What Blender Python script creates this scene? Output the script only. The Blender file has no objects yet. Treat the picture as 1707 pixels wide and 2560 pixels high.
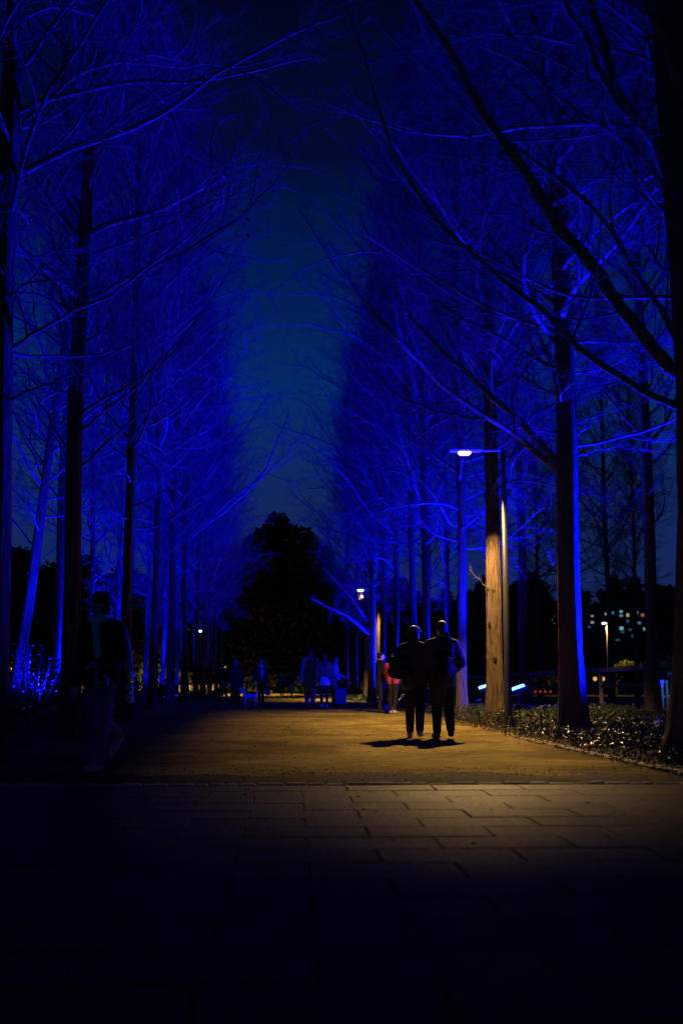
import bpy, bmesh, math, random
import numpy as np
from mathutils import Vector, Matrix

# ------------------------------------------------------------------ camera, sky, exposure
scene = bpy.context.scene
C = scene.collection
R = math.radians
F = 2844.0                      # focal length in photograph pixels (40 mm on a 36 mm tall frame)
CAM_Z = 0.93
TILT = math.atan(410.0 / F)
cam_d = bpy.data.cameras.new('camera')
cam = bpy.data.objects.new('camera', cam_d)
C.objects.link(cam)
cam.location = (0, 0, CAM_Z)
cam.rotation_euler = (math.pi / 2 + TILT, 0, 0)
cam_d.sensor_fit = 'VERTICAL'
cam_d.sensor_height = 36.0
cam_d.sensor_width = 24.0
cam_d.lens = 40.0
cam_d.clip_start = 0.05
cam_d.clip_end = 4000
cam_d.dof.use_dof = True
cam_d.dof.focus_distance = 17.0
cam_d.dof.aperture_fstop = 1.5
scene.camera = cam

world = bpy.data.worlds.new('World')
scene.world = world
world.use_nodes = True
nt = world.node_tree
nt.nodes.clear()
w_out = nt.nodes.new('ShaderNodeOutputWorld')
w_bg = nt.nodes.new('ShaderNodeBackground')
w_sky = nt.nodes.new('ShaderNodeTexSky')
w_sky.sky_type = 'NISHITA'
w_sky.sun_disc = False
w_sky.sun_elevation = R(-3.0)
w_sky.sun_rotation = R(0)
w_sky.ozone_density = 3.0
w_geo = nt.nodes.new('ShaderNodeNewGeometry')
w_sep = nt.nodes.new('ShaderNodeSeparateXYZ')
w_ramp = nt.nodes.new('ShaderNodeValToRGB')     # night air: glow over the town, dark overhead
w_neg = nt.nodes.new('ShaderNodeMath'); w_neg.operation = 'MULTIPLY'; w_neg.inputs[1].default_value = -1.0
els = w_ramp.color_ramp.elements
els[0].position = 0.0; els[0].color = (0.0050, 0.0165, 0.090, 1)
els[1].position = 1.0; els[1].color = (0.0001, 0.0004, 0.003, 1)
for p, c in ((0.15, (0.0050, 0.0180, 0.105, 1)), (0.25, (0.0002, 0.0215, 0.132, 1)), (0.33, (0.0001, 0.0120, 0.085, 1)),
             (0.43, (0.0001, 0.0028, 0.030, 1)), (0.55, (0.0001, 0.0008, 0.011, 1))):
    e = els.new(p); e.color = c
w_mix = nt.nodes.new('ShaderNodeMixRGB'); w_mix.blend_type = 'MIX'; w_mix.inputs[0].default_value = 0.015
nt.links.new(w_geo.outputs['Incoming'], w_sep.inputs[0])
nt.links.new(w_sep.outputs['Z'], w_neg.inputs[0])
nt.links.new(w_neg.outputs[0], w_ramp.inputs[0])
nt.links.new(w_ramp.outputs[0], w_mix.inputs[1])
nt.links.new(w_sky.outputs[0], w_mix.inputs[2])
nt.links.new(w_mix.outputs[0], w_bg.inputs[0])
w_bg.inputs[1].default_value = 1.0
nt.links.new(w_bg.outputs[0], w_out.inputs[0])

scene.view_settings.view_transform = 'Standard'
scene.view_settings.look = 'None'
scene.view_settings.exposure = 0.0
scene.view_settings.gamma = 1.0
scene.render.engine = 'CYCLES'
scene.cycles.max_bounces = 4
scene.cycles.diffuse_bounces = 1
scene.cycles.glossy_bounces = 2
scene.cycles.transmission_bounces = 2
scene.cycles.transparent_max_bounces = 4
scene.cycles.sample_clamp_indirect = 4.0
scene.cycles.use_denoising = True

LAMP_W = 1650.0                 # street lamps
LAMP_COL = (1.0, 0.60, 0.20)
BLUE_W = 14000.0                 # blue tree floodlights
BLUE_COL = (0.0007, 0.0025, 1.0)

# ------------------------------------------------------------------ helpers
def g(y):
    """height of the terrain: level, then a gentle fall beyond 34 m"""
    return -0.0105 * min(max(0.0, y - 34.0), 116.0)

_up = np.array((0, -math.sin(TILT), math.cos(TILT)))
_fw = np.array((0, math.cos(TILT), math.sin(TILT)))
def P(px, py, d):
    """world point seen at a pixel of the photograph, d metres in front of the camera"""
    v = np.array((1.0, 0, 0)) * (px - 853.5) / F + _up * (1280 - py) / F + _fw
    v = v * (d / v[1])
    return (v[0], v[1], v[2] + CAM_Z)

def LX(px, d):
    return (px - 853.5) / F * d

def mesh_np(name, V, faces, smooth=False):
    me = bpy.data.meshes.new(name)
    me.from_pydata(np.asarray(V).tolist(), [], faces if isinstance(faces, list) else faces.tolist())
    if smooth:
        me.polygons.foreach_set('use_smooth', [True] * len(me.polygons))
    me.update()
    return me

def obj(name, me, m=None, parent=None, loc=None):
    if m is not None and len(me.materials) == 0:
        me.materials.append(m)
    o = bpy.data.objects.new(name, me)
    C.objects.link(o)
    if parent is not None:
        o.parent = parent
    if loc is not None:
        o.location = loc
    return o

def tag(o, label, cat, group=None, kind=None):
    o['label'] = label
    o['category'] = cat
    if group: o['group'] = group
    if kind: o['kind'] = kind
    return o

def thing(name, label, cat, loc=(0, 0, 0), rz=0.0, group=None):
    o = bpy.data.objects.new(name, None)
    C.objects.link(o)
    o.location = loc
    o.rotation_euler = (0, 0, rz)
    o.empty_display_size = 0.2
    return tag(o, label, cat, group)

def struct(name, me, m, parent=None, loc=None):
    o = obj(name, me, m, parent, loc)
    if parent is None:
        o['kind'] = 'structure'
    return o

class MB:
    """collects simple solids into one mesh"""
    def __init__(s): s.v = []; s.f = []
    def add(s, V, Fc):
        n = len(s.v)
        s.v += [tuple(x) for x in V]
        s.f += [tuple(i + n for i in q) for q in Fc]
        return s
    def box(s, c, d, bev=0.0, M=None):
        hx, hy, hz = d[0] / 2, d[1] / 2, d[2] / 2
        bm = bmesh.new()
        bmesh.ops.create_cube(bm, size=1.0)
        for v in bm.verts: v.co = Vector((v.co.x * d[0], v.co.y * d[1], v.co.z * d[2]))
        if bev > 0:
            bmesh.ops.bevel(bm, geom=list(bm.edges), offset=bev, segments=1, affect='EDGES')
        bm.verts.index_update()
        V = [v.co.copy() for v in bm.verts]
        if M is not None: V = [M @ v for v in V]
        V = [(v[0] + c[0], v[1] + c[1], v[2] + c[2]) for v in V]
        s.add(V, [[v.index for v in f.verts] for f in bm.faces])
        bm.free()
        return s
    def tube(s, pts, rad, n=8, cap=True):
        V, Fc = tube_np(np.array([pts], float), np.array([rad], float), n)
        Fc = Fc.tolist()
        if cap:
            Fc.append(list(range(n))[::-1]); k = (len(pts) - 1) * n; Fc.append(list(range(k, k + n)))
        return s.add(V.tolist(), Fc)
    def mesh(s, name, smooth=False): return mesh_np(name, s.v, s.f, smooth)
    def build(s, name, m, parent=None, loc=None, smooth=False): return obj(name, s.mesh(name, smooth), m, parent, loc)

def tube_np(polys, rad, k):
    """polys (N,P,3), rad (N,P) -> verts, quads for N tubes of k sides"""
    N, Pn, _ = polys.shape
    T = np.gradient(polys, axis=1)
    T /= np.linalg.norm(T, axis=2, keepdims=True) + 1e-9
    mean = T.mean(axis=1)
    ref = np.where(np.abs(mean[:, 2:3]) > 0.8, np.array([[1.0, 0.13, 0.0]]), np.array([[0.1, 0.0, 1.0]]))[:, None, :]
    A = np.cross(T, np.broadcast_to(ref, T.shape)); A /= np.linalg.norm(A, axis=2, keepdims=True) + 1e-9
    B = np.cross(T, A)
    an = np.arange(k) * 2 * math.pi / k
    ring = A[:, :, None, :] * np.cos(an)[None, None, :, None] + B[:, :, None, :] * np.sin(an)[None, None, :, None]
    V = polys[:, :, None, :] + ring * rad[:, :, None, None]
    V = V.reshape(-1, 3)
    base = (np.arange(N) * Pn * k)[:, None, None] + (np.arange(Pn - 1) * k)[None, :, None]
    i = np.arange(k)[None, None, :]; j = (np.arange(k) + 1) % k
    j = j[None, None, :]
    q = np.stack([base + i, base + j, base + k + j, base + k + i], axis=-1).reshape(-1, 4)
    return V, q

def fast_mesh(name, parts, smooth=True):
    """parts: list of (verts, quads); built through foreach_set, fast for big arrays"""
    V = []; Q = []; n = 0
    for v, q in parts:
        V.append(v); Q.append(q + n); n += len(v)
    V = np.concatenate(V).astype(np.float32); Q = np.concatenate(Q).astype(np.int32)
    me = bpy.data.meshes.new(name)
    me.vertices.add(len(V)); me.vertices.foreach_set('co', V.ravel())
    me.loops.add(Q.size); me.loops.foreach_set('vertex_index', Q.ravel())
    me.polygons.add(len(Q))
    me.polygons.foreach_set('loop_start', np.arange(0, Q.size, 4, dtype=np.int32))
    me.polygons.foreach_set('loop_total', np.full(len(Q), 4, dtype=np.int32))
    if smooth: me.polygons.foreach_set('use_smooth', np.ones(len(Q), dtype=bool))
    me.update(calc_edges=True)
    me.validate()
    return me

# ------------------------------------------------------------------ materials
def mat(name, col, rough=0.8, var=0.25, scale=6.0, bump=0.0, bscale=40.0, spec=0.3, metal=0.0, stretch=None, col2=None, emit=None, es=0.0, rnd=0.0, bdist=0.02):
    m = bpy.data.materials.new(name)
    m.use_nodes = True
    t = m.node_tree; b = t.nodes['Principled BSDF']
    b.inputs['Roughness'].default_value = rough
    b.inputs['Specular IOR Level'].default_value = spec
    b.inputs['Metallic'].default_value = metal
    tc = t.nodes.new('ShaderNodeTexCoord')
    mp = t.nodes.new('ShaderNodeMapping')
    if stretch: mp.inputs['Scale'].default_value = stretch
    t.links.new(tc.outputs['Object'], mp.inputs[0])
    nz = t.nodes.new('ShaderNodeTexNoise'); nz.inputs['Scale'].default_value = scale; nz.inputs['Detail'].default_value = 6
    nz.inputs['Roughness'].default_value = 0.65
    t.links.new(mp.outputs[0], nz.inputs[0])
    rp = t.nodes.new('ShaderNodeValToRGB')
    c2 = col2 if col2 else tuple(min(1, x * (1 + var)) for x in col)
    c1 = tuple(x * (1 - var) for x in col) if not col2 else col
    rp.color_ramp.elements[0].position = 0.32; rp.color_ramp.elements[0].color = (*c1, 1)
    rp.color_ramp.elements[1].position = 0.68; rp.color_ramp.elements[1].color = (*c2, 1)
    t.links.new(nz.outputs[0], rp.inputs[0])
    last = rp.outputs[0]
    if rnd > 0:
        oi = t.nodes.new('ShaderNodeObjectInfo')
        mr = t.nodes.new('ShaderNodeMapRange'); mr.inputs[3].default_value = 1 - rnd; mr.inputs[4].default_value = 1 + rnd
        t.links.new(oi.outputs['Random'], mr.inputs[0])
        mx = t.nodes.new('ShaderNodeVectorMath'); mx.operation = 'SCALE'
        t.links.new(last, mx.inputs[0]); t.links.new(mr.outputs[0], mx.inputs['Scale'])
        last = mx.outputs[0]
    t.links.new(last, b.inputs['Base Color'])
    if bump > 0:
        n2 = t.nodes.new('ShaderNodeTexNoise'); n2.inputs['Scale'].default_value = bscale; n2.inputs['Detail'].default_value = 5
        t.links.new(mp.outputs[0], n2.inputs[0])
        bp = t.nodes.new('ShaderNodeBump'); bp.inputs['Strength'].default_value = bump; bp.inputs['Distance'].default_value = bdist
        t.links.new(n2.outputs[0], bp.inputs['Height']); t.links.new(bp.outputs[0], b.inputs['Normal'])
    if emit:
        b.inputs['Emission Color'].default_value = (*emit, 1); b.inputs['Emission Strength'].default_value = es
    return m

M = {}
M['soil'] = mat('soil', (0.030, 0.024, 0.010), 0.95, 0.4, 2.5, 0.6, 20)
M['dirt'] = mat('dirt', (0.23, 0.175, 0.05), 0.95, 0.0, 4.5, 1.0, 13, spec=0.02, col2=(0.46, 0.355, 0.105), bdist=0.07, stretch=(0.8, 1.5, 1))
_t = M['dirt'].node_tree; _b = _t.nodes['Principled BSDF']
_n = _t.nodes.new('ShaderNodeTexNoise'); _n.inputs['Scale'].default_value = 0.55; _n.inputs['Detail'].default_value = 3; _n.inputs['Distortion'].default_value = 0.8
_m = _t.nodes.new('ShaderNodeMapRange'); _m.inputs[1].default_value = 0.33; _m.inputs[2].default_value = 0.67; _m.inputs[3].default_value = 0.50; _m.inputs[4].default_value = 1.25
_x = _t.nodes.new('ShaderNodeVectorMath'); _x.operation = 'SCALE'
_src = _b.inputs['Base Color'].links[0].from_socket
_t.links.new(next(n for n in _t.nodes if n.type == 'TEX_COORD').outputs['Object'], _n.inputs[0])
_t.links.new(_n.outputs[0], _m.inputs[0]); _t.links.new(_src, _x.inputs[0]); _t.links.new(_m.outputs[0], _x.inputs['Scale']); _t.links.new(_x.outputs[0], _b.inputs['Base Color'])
M['dark_brown'] = mat('dark_brown', (0.018, 0.013, 0.004), 0.95, 0, 7, 1.0, 30, col2=(0.065, 0.046, 0.014), bdist=0.05)
M['joint'] = mat('joint', (0.012, 0.011, 0.01), 0.95, 0.3, 10)
M['slab'] = mat('slab', (0.040, 0.036, 0.006), 0.45, 0.0, 26, 1.0, 60, spec=0.02, col2=(0.16, 0.14, 0.024), rnd=0.22, bdist=0.02)
M['sett'] = mat('sett', (0.38, 0.34, 0.20), 0.85, 0.35, 20, 0.5, 60, rnd=0.3)
M['bark'] = mat('bark', (0.06, 0.043, 0.03), 0.92, 0.0, 5.0, 1.0, 9.0, spec=0.1, stretch=(4, 4, 0.5), col2=(0.20, 0.135, 0.085), bdist=0.08)
M['limb'] = mat('limb', (0.09, 0.07, 0.06), 0.92, 0.0, 9.0, 1.0, 26, spec=0.1, col2=(0.30, 0.245, 0.21), bdist=0.04)
M['twig'] = mat('twig', (0.085, 0.068, 0.062), 0.9, 0.3, 3.0, spec=0.1)
M['branch'] = mat('branch', (0.07, 0.055, 0.05), 0.9, 0.0, 7.0, 0.8, 30, spec=0.1, col2=(0.20, 0.165, 0.15))
M['dryleaf'] = mat('dryleaf', (0.06, 0.04, 0.02), 0.8, 0.4, 3.0)
M['evergreen'] = mat('evergreen', (0.03, 0.045, 0.02), 0.7, 0.4, 0.7)
M['cover'] = mat('cover', (0.025, 0.042, 0.012), 0.40, 0, 1.3, spec=0.45, col2=(0.075, 0.095, 0.03))
M['gloss'] = mat('gloss', (0.02, 0.035, 0.02), 0.22, 0.3, 3.0, spec=0.6)
M['steel'] = mat('steel', (0.085, 0.08, 0.075), 0.42, 0.12, 8, spec=0.5, metal=0.4)
M['housing'] = mat('housing', (0.30, 0.30, 0.31), 0.45, 0.1, 8, spec=0.5)
M['black'] = mat('black', (0.015, 0.015, 0.016), 0.6, 0.3, 10)
M['rail'] = mat('rail', (0.22, 0.17, 0.14), 0.7, 0.3, 4, 0.3, 20, stretch=(1, 0.2, 4))
M['whitepaint'] = mat('whitepaint', (0.62, 0.62, 0.62), 0.6, 0.08, 5)
M['lens_warm'] = mat('lens_warm', (0.9, 0.9, 0.8), 0.3, emit=(1.0, 0.80, 0.30), es=1.5)
M['lens_green'] = mat('lens_green', (0.9, 0.9, 0.8), 0.3, emit=(0.62, 1.0, 0.72), es=3.0)
M['lens_blue'] = mat('lens_blue', (0.8, 0.8, 0.9), 0.3, emit=(0.12, 0.40, 1.0), es=4.5)
M['lens_dim'] = mat('lens_dim', (0.3, 0.3, 0.5), 0.3, emit=(0.02, 0.05, 1.0), es=1.2)
M['facade'] = mat('facade', (0.06, 0.06, 0.065), 0.9, 0.2, 0.1)
M['pane_dark'] = mat('pane_dark', (0.01, 0.012, 0.015), 0.15, 0.1, 1)

# ------------------------------------------------------------------ ground
def strip(name, ys, xl, xr, nx, dz, rng=None, jit=0.0, edge=0.0):
    V = []; Fc = []
    for y in ys:
        a, b = xl(y), xr(y)
        if edge and rng: a += rng.uniform(-edge, edge); b += rng.uniform(-edge, edge)
        for i in range(nx + 1):
            V.append((a + (b - a) * i / nx, y, g(y) + dz + (rng.uniform(-jit, jit) if rng else 0)))
    for r in range(len(ys) - 1):
        for i in range(nx):
            k = r * (nx + 1) + i
            Fc.append((k, k + 1, k + nx + 2, k + nx + 1))
    return mesh_np(name, V, Fc, True)

rng = random.Random(4)
ys = [-60, 0, 34] + list(np.linspace(40, 150, 12)) + [400, 1500, 3000]
struct('ground', strip('ground', ys, lambda y: -1500, lambda y: 1500, 4, -0.02), M['soil'])

def path_l(y): return -3.1 - 0.073 * y
def path_r(y): return (4.15 - 0.073 * y) if y < 60 else (4.15 - 0.073 * y)
pys = list(np.arange(10.3, 60, 0.35)) + list(np.arange(60, 220, 4.0))
struct('dirt_path', strip('dirt_path', pys, path_l, path_r, 24, 0.020, rng, 0.006, 0.06), M['dirt'])

PAVE = R(2.5)                       # the paving is turned a little against the view
Y_EDGE = 9.75
def pv(x, y):                       # paving coordinates -> world
    return (x * math.cos(PAVE) - (y - Y_EDGE) * math.sin(PAVE), Y_EDGE + x * math.sin(PAVE) + (y - Y_EDGE) * math.cos(PAVE))
def quad_sheet(name, pts, z):
    return mesh_np(name, [(x, y, z) for x, y in pts], [(0, 1, 2, 3)])
pave = struct('pavement', quad_sheet('pavement', [pv(-14, -6), pv(14, -6), pv(14, Y_EDGE), pv(-14, Y_EDGE)], 0.0275), M['joint'])

# paving slabs, each its own piece
SW, SD = 0.712, 0.437
def slab_mesh(name, w, d, h=0.03, bev=0.007):
    x, y = w / 2, d / 2
    V = [(-x, -y, 0), (x, -y, 0), (x, y, 0), (-x, y, 0), (-x, -y, h - bev), (x, -y, h - bev), (x, y, h - bev), (-x, y, h - bev),
         (-x + bev, -y + bev, h), (x - bev, -y + bev, h), (x - bev, y - bev, h), (-x + bev, y - bev, h)]
    Fc = []
    for a in (0, 4):
        for i in range(4):
            j = (i + 1) % 4
            Fc.append((a + i, a + j, a + 4 + j, a + 4 + i))
    Fc.append((8, 9, 10, 11))
    return mesh_np(name, V, Fc)
sm = slab_mesh('slab', SW - 0.009, SD - 0.009, 0.03, 0.004); sm.materials.append(M['slab'])
outer = MB()
for r in range(18):
    yc = Y_EDGE - 0.12 - (r + 0.5) * SD
    for c in range(-13, 14):
        xc = c * SW + (0.02 if r % 2 else 0.375)
        wx, wy = pv(xc, yc)
        if r < 16 and abs(xc) < 4.0 + 0.0 * r and abs(xc) < 0.36 * (Y_EDGE - r * SD) + 1.6:
            o = bpy.data.objects.new('slab', sm); C.objects.link(o); o.parent = pave
            o.location = (wx, wy, 0.006 + rng.uniform(-0.002, 0.002))
            o.rotation_euler = (rng.uniform(-0.004, 0.004), rng.uniform(-0.003, 0.003), PAVE + rng.uniform(-0.003, 0.003))
        elif abs(xc) < 9:
            outer.box((wx, wy, 0.018), (SW - 0.012, SD - 0.012, 0.03), 0, Matrix.Rotation(PAVE, 3, 'Z'))
o = outer.build('slab_field', M['slab'], pave); o['kind'] = 'stuff'

# small stone edging between paving and dirt
edge = struct('edging', quad_sheet('edging', [pv(-12, Y_EDGE - 0.12), pv(12, Y_EDGE - 0.12), pv(12, Y_EDGE + 0.02), pv(-12, Y_EDGE + 0.02)], 0.0315), M['joint'])
sx = -4.2; k = 0
while sx < 5.2:
    L = rng.uniform(0.10, 0.24)
    me = slab_mesh('sett', L - 0.012, 0.10 + rng.uniform(-0.012, 0.012), 0.030 + rng.uniform(0, 0.012), 0.012)
    me.materials.append(M['sett'])
    wx, wy = pv(sx + L / 2, Y_EDGE - 0.055)
    o = obj('sett', me, None, edge, (wx, wy, 0.012)); o.rotation_euler = (0, 0, PAVE + rng.uniform(-0.05, 0.05))
    sx += L
# low coarse strip along the edging, coloured darker than the path
def strip_f(x): return Y_EDGE + 0.01 + 0.0436 * x
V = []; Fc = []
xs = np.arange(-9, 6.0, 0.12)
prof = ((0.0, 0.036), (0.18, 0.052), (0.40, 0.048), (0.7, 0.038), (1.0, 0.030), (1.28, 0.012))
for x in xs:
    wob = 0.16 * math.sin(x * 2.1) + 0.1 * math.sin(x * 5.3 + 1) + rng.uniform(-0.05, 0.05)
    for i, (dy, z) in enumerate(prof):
        V.append((x + rng.uniform(-0.02, 0.02), strip_f(x) + dy * (1 + (wob if i else 0)) , z + (rng.uniform(-0.009, 0.009) if 0 < i < 5 else 0)))
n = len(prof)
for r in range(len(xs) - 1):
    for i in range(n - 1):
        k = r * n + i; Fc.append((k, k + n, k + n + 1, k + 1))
struct('dark_strip', mesh_np('dark_strip', V, Fc, True), M['dark_brown'])

# kerb of flat setts along the right side of the path
kerb = struct('kerb', mesh_np('kerb', [(3.20, 10.2, 0.024), (3.34, 10.2, 0.024), (2.62, 17.8, 0.024), (2.48, 17.8, 0.024)], [(0, 1, 2, 3)]), M['dark_brown'])
t = 0.0
A0 = Vector((3.27, 10.2)); A1 = Vector((2.55, 17.8)); AL = (A1 - A0).length; ang = math.atan2((A1 - A0).y, (A1 - A0).x)
while t < AL - 0.2:
    L = rng.uniform(0.14, 0.30)
    me = slab_mesh('sett', L - 0.02, 0.12 + rng.uniform(-0.02, 0.02), 0.026, 0.010); me.materials.append(M['sett'])
    p = A0 + (A1 - A0) * ((t + L / 2) / AL)
    o = obj('sett', me, None, kerb, (p.x + rng.uniform(-0.012, 0.012), p.y, 0.026 - rng.uniform(0, 0.006) - 0.010 * t / AL)); o.rotation_euler = (rng.uniform(-.02, .02), rng.uniform(-.03, .03), ang + rng.uniform(-0.06, 0.06))
    t += L

def bank_z(y): return g(y) + 0.01 + 0.75 * min(1.0, max(0.0, (y - 60.0) / 45.0)) ** 1.3
V = []; Fc = []
for y in np.arange(60, 131, 5.0):
    for x in (-40, -24, -16, -12, path_l(y) - 0.3): V.append((x, y, bank_z(y) if x > -39 else g(y)))
for r in range(14):
    for i in range(4):
        k = r * 5 + i; Fc.append((k, k + 1, k + 6, k + 5))
struct('bank', mesh_np('bank', V, Fc, True), mat('bank_soil', (0.10, 0.075, 0.025), 0.95, 0.5, 1.5, 1.0, 6))

# ------------------------------------------------------------------ scattered small matter
def leaves_np(cen, size, rs, flat=0.5, fold=0.25, aspect=0.5):
    """folded leaf quads (two quads per leaf) at points"""
    N = len(cen)
    az = rs.uniform(0, 2 * np.pi, N); el = rs.normal(0, flat, N)
    d = np.stack([np.cos(az) * np.cos(el), np.sin(az) * np.cos(el), np.sin(el)], 1)
    up = np.stack([rs.normal(0, flat, N), rs.normal(0, flat, N), np.ones(N)], 1)
    s = np.cross(d, up); s /= np.linalg.norm(s, axis=1, keepdims=True) + 1e-9
    nn = np.cross(s, d)
    L = (size * rs.uniform(0.65, 1.3, N))[:, None]; W = L * aspect * 0.5
    a = cen; b = cen + d * L * 0.95 - nn * L * 0.1; m1 = cen + d * L * 0.28; m2 = cen + d * L * 0.68
    l1 = m1 + s * W + nn * W * fold; l2 = m2 + s * W * 0.85 + nn * W * fold
    r1 = m1 - s * W + nn * W * fold; r2 = m2 - s * W * 0.85 + nn * W * fold
    V = np.stack([a, l1, l2, b, r2, r1], 1).reshape(-1, 3)
    o6 = (np.arange(N) * 6)[:, None]
    q = np.concatenate([o6 + np.array([[0, 1, 2, 3]]), o6 + np.array([[0, 3, 4, 5]])], 0)
    return V, q

rs = np.random.RandomState(11)
def cover_pts(n, y0, y1, x0f, width, pw=1.0):
    y = y0 + (y1 - y0) * rs.uniform(0, 1, n) ** pw
    wob = 0.18 * np.sin(y * 1.7) + 0.12 * np.sin(y * 4.1 + 2) + 0.08 * np.sin(y * 9.0)
    u = rs.uniform(0, 1, n) ** 0.8
    x = x0f(y) + wob + u * width
    hgt = 0.10 + 0.15 * np.minimum(1, u * width / 0.5) * (0.75 + 0.25 * np.sin(x * 3.1) * np.sin(y * 2.3))
    z = np.array([g(v) for v in y]) + hgt * rs.uniform(0.25, 1.0, n) ** 0.6
    return np.stack([x, y, z], 1)
er = lambda y: 4.2 - 0.073 * y
cp = np.concatenate([cover_pts(38000, 8.5, 20, er, 5.0, 1.1), cover_pts(15000, 18, 36, er, 5.0, 1.2), cover_pts(9000, 34, 75, er, 4.0)])
V, q = leaves_np(cp, 0.072, rs, 0.6, 0.3, 0.40)
o = obj('ground_cover', fast_mesh('ground_cover', [(V, q)]), M['cover'])
tag(o, 'low leafy green ground cover filling the bed right of the dirt path', 'ground cover', kind='stuff')
el_ = lambda y: -3.5 - 0.073 * y - 5.0
cp = np.concatenate([cover_pts(9000, 10, 34, el_, 5.1, 1.0), cover_pts(6000, 34, 80, el_, 5.0)])
V, q = leaves_np(cp, 0.085, rs, 0.55, 0.3, 0.4)
o = obj('ground_cover', fast_mesh('ground_cover', [(V, q)]), M['cover'])
tag(o, 'dark low ground cover under the trees left of the dirt path', 'ground cover', kind='stuff')
# fallen leaves
n = 700
y = rs.uniform(4.0, 34, n) + 0.0; y = np.where((y < 9.2) & (rs.uniform(0, 1, n) < 0.5), y + 12, y); x = rs.uniform(-4.5, 4.0, n) - 0.073 * (y - 10)
z = np.where(y < Y_EDGE + 0.0436 * x, 0.043, 0.034)
V, q = leaves_np(np.stack([x, y, z], 1), 0.04, rs, 0.12, 0.3, 0.5)
n2 = 1500
y = Y_EDGE + 0.05 + rs.uniform(0, 1, n2) ** 1.4 * 1.5; x = rs.uniform(-4.5, 4.6, n2); y = y + 0.0436 * x
V2, q2 = leaves_np(np.stack([x, y, np.full(n2, 0.046)], 1), 0.024, rs, 0.35, 0.3, 0.5)
n3 = 2500
y = rs.uniform(10.2, 24, n3); x = 4.2 - 0.073 * y - rs.uniform(-0.3, 0.45, n3)
V3, q3 = leaves_np(np.stack([x, y, np.full(n3, 0.05)], 1), 0.04, rs, 0.35, 0.3, 0.5)
o = obj('fallen_leaves', fast_mesh('fallen_leaves', [(V, q), (V2, q2), (V3, q3)]), M['dryleaf'])
tag(o, 'brown fallen leaves and crumbs scattered over the path edges', 'fallen leaves', kind='stuff')
# leaf litter on the far bank to the left
n4 = 5000
y = rs.uniform(66, 125, n4); x = -3.6 - 0.073 * y - rs.uniform(0, 15, n4)
z = np.array([bank_z(v) for v in y]) + 0.03
V, q = leaves_np(np.stack([x, y, z], 1), 0.22, rs, 0.4, 0.3, 0.6)
o = obj('leaf_litter', fast_mesh('leaf_litter', [(V, q)]), mat('litter', (0.20, 0.14, 0.06), 0.85, 0.4, 2))
tag(o, 'pale leaf litter on the lit ground under the distant left lamp', 'leaf litter', kind='stuff')

# ------------------------------------------------------------------ trees
def unit(a): return a / (np.linalg.norm(a, axis=-1, keepdims=True) + 1e-9)

def wander(start, d0, length, npt, rs, wig, lift):
    """curved polylines: start (N,3), d0 (N,3), length (N,)"""
    N = len(start)
    pts = [start]; d = d0.copy(); step = (length / (npt - 1))[:, None]
    drift = rs.normal(0, wig, (N, 3))
    for i in range(npt - 1):
        d = unit(d + drift * 0.5 + rs.normal(0, wig, (N, 3)) + np.array([0, 0, 1.0]) * lift)
        pts.append(pts[-1] + d * step)
    return np.stack(pts, 1)

def offshoots(polys, rads, lens, per, rs, lo, hi, ang, lscale, npt, wig, lift, rsc, minlen=0.12):
    N, Pn, _ = polys.shape
    u = lo + (hi - lo) * (np.arange(per)[None, :] + rs.uniform(0.1, 0.9, (N, per))) / per
    f = u * (Pn - 1); i0 = np.minimum(f.astype(int), Pn - 2); fr = (f - i0)[..., None]
    idx = np.arange(N)[:, None]
    p = polys[idx, i0] * (1 - fr) + polys[idx, i0 + 1] * fr
    t = unit(polys[idx, i0 + 1] - polys[idx, i0])
    r = rads[idx, i0] * (1 - fr[..., 0]) + rads[idx, i0 + 1] * fr[..., 0]
    side = unit(np.cross(t, rs.normal(0, 1, t.shape)))
    a = np.radians(rs.uniform(ang[0], ang[1], (N, per)))[..., None]
    d = t * np.cos(a) + side * np.sin(a)
    L = np.maximum(minlen, lens[:, None] * lscale * (1.15 - u * 0.75) * rs.uniform(0.55, 1.35, (N, per)))
    p = p.reshape(-1, 3); d = d.reshape(-1, 3); L = L.ravel()
    q = wander(p, unit(d), L, npt, rs, wig, lift)
    rr = np.maximum(0.0035, np.minimum(r.ravel() * 0.6, L * rsc))[:, None] * np.linspace(1, 0.35, npt)[None, :]
    return q, rr, L

def crown_parts(polys, rads, lens, rs, n2=10, n3=7, n4=0):
    parts = []
    s, sr, sl = offshoots(polys, rads, lens, n2, rs, 0.12, 1.0, (30, 62), 0.42, 6, 0.15, 0.07, 0.010)
    parts.append(tube_np(s, sr, 4))
    t, tr, tl = offshoots(s, sr, sl, n3, rs, 0.1, 1.0, (28, 65), 0.42, 4, 0.16, 0.03, 0.009)
    parts.append(tube_np(t, tr, 3))
    if n4:
        v, vr, vl = offshoots(t, tr, tl, n4, rs, 0.15, 1.0, (30, 65), 0.5, 3, 0.16, 0.0, 0.01)
        parts.append(tube_np(v, vr, 3))
    return parts, s

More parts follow.
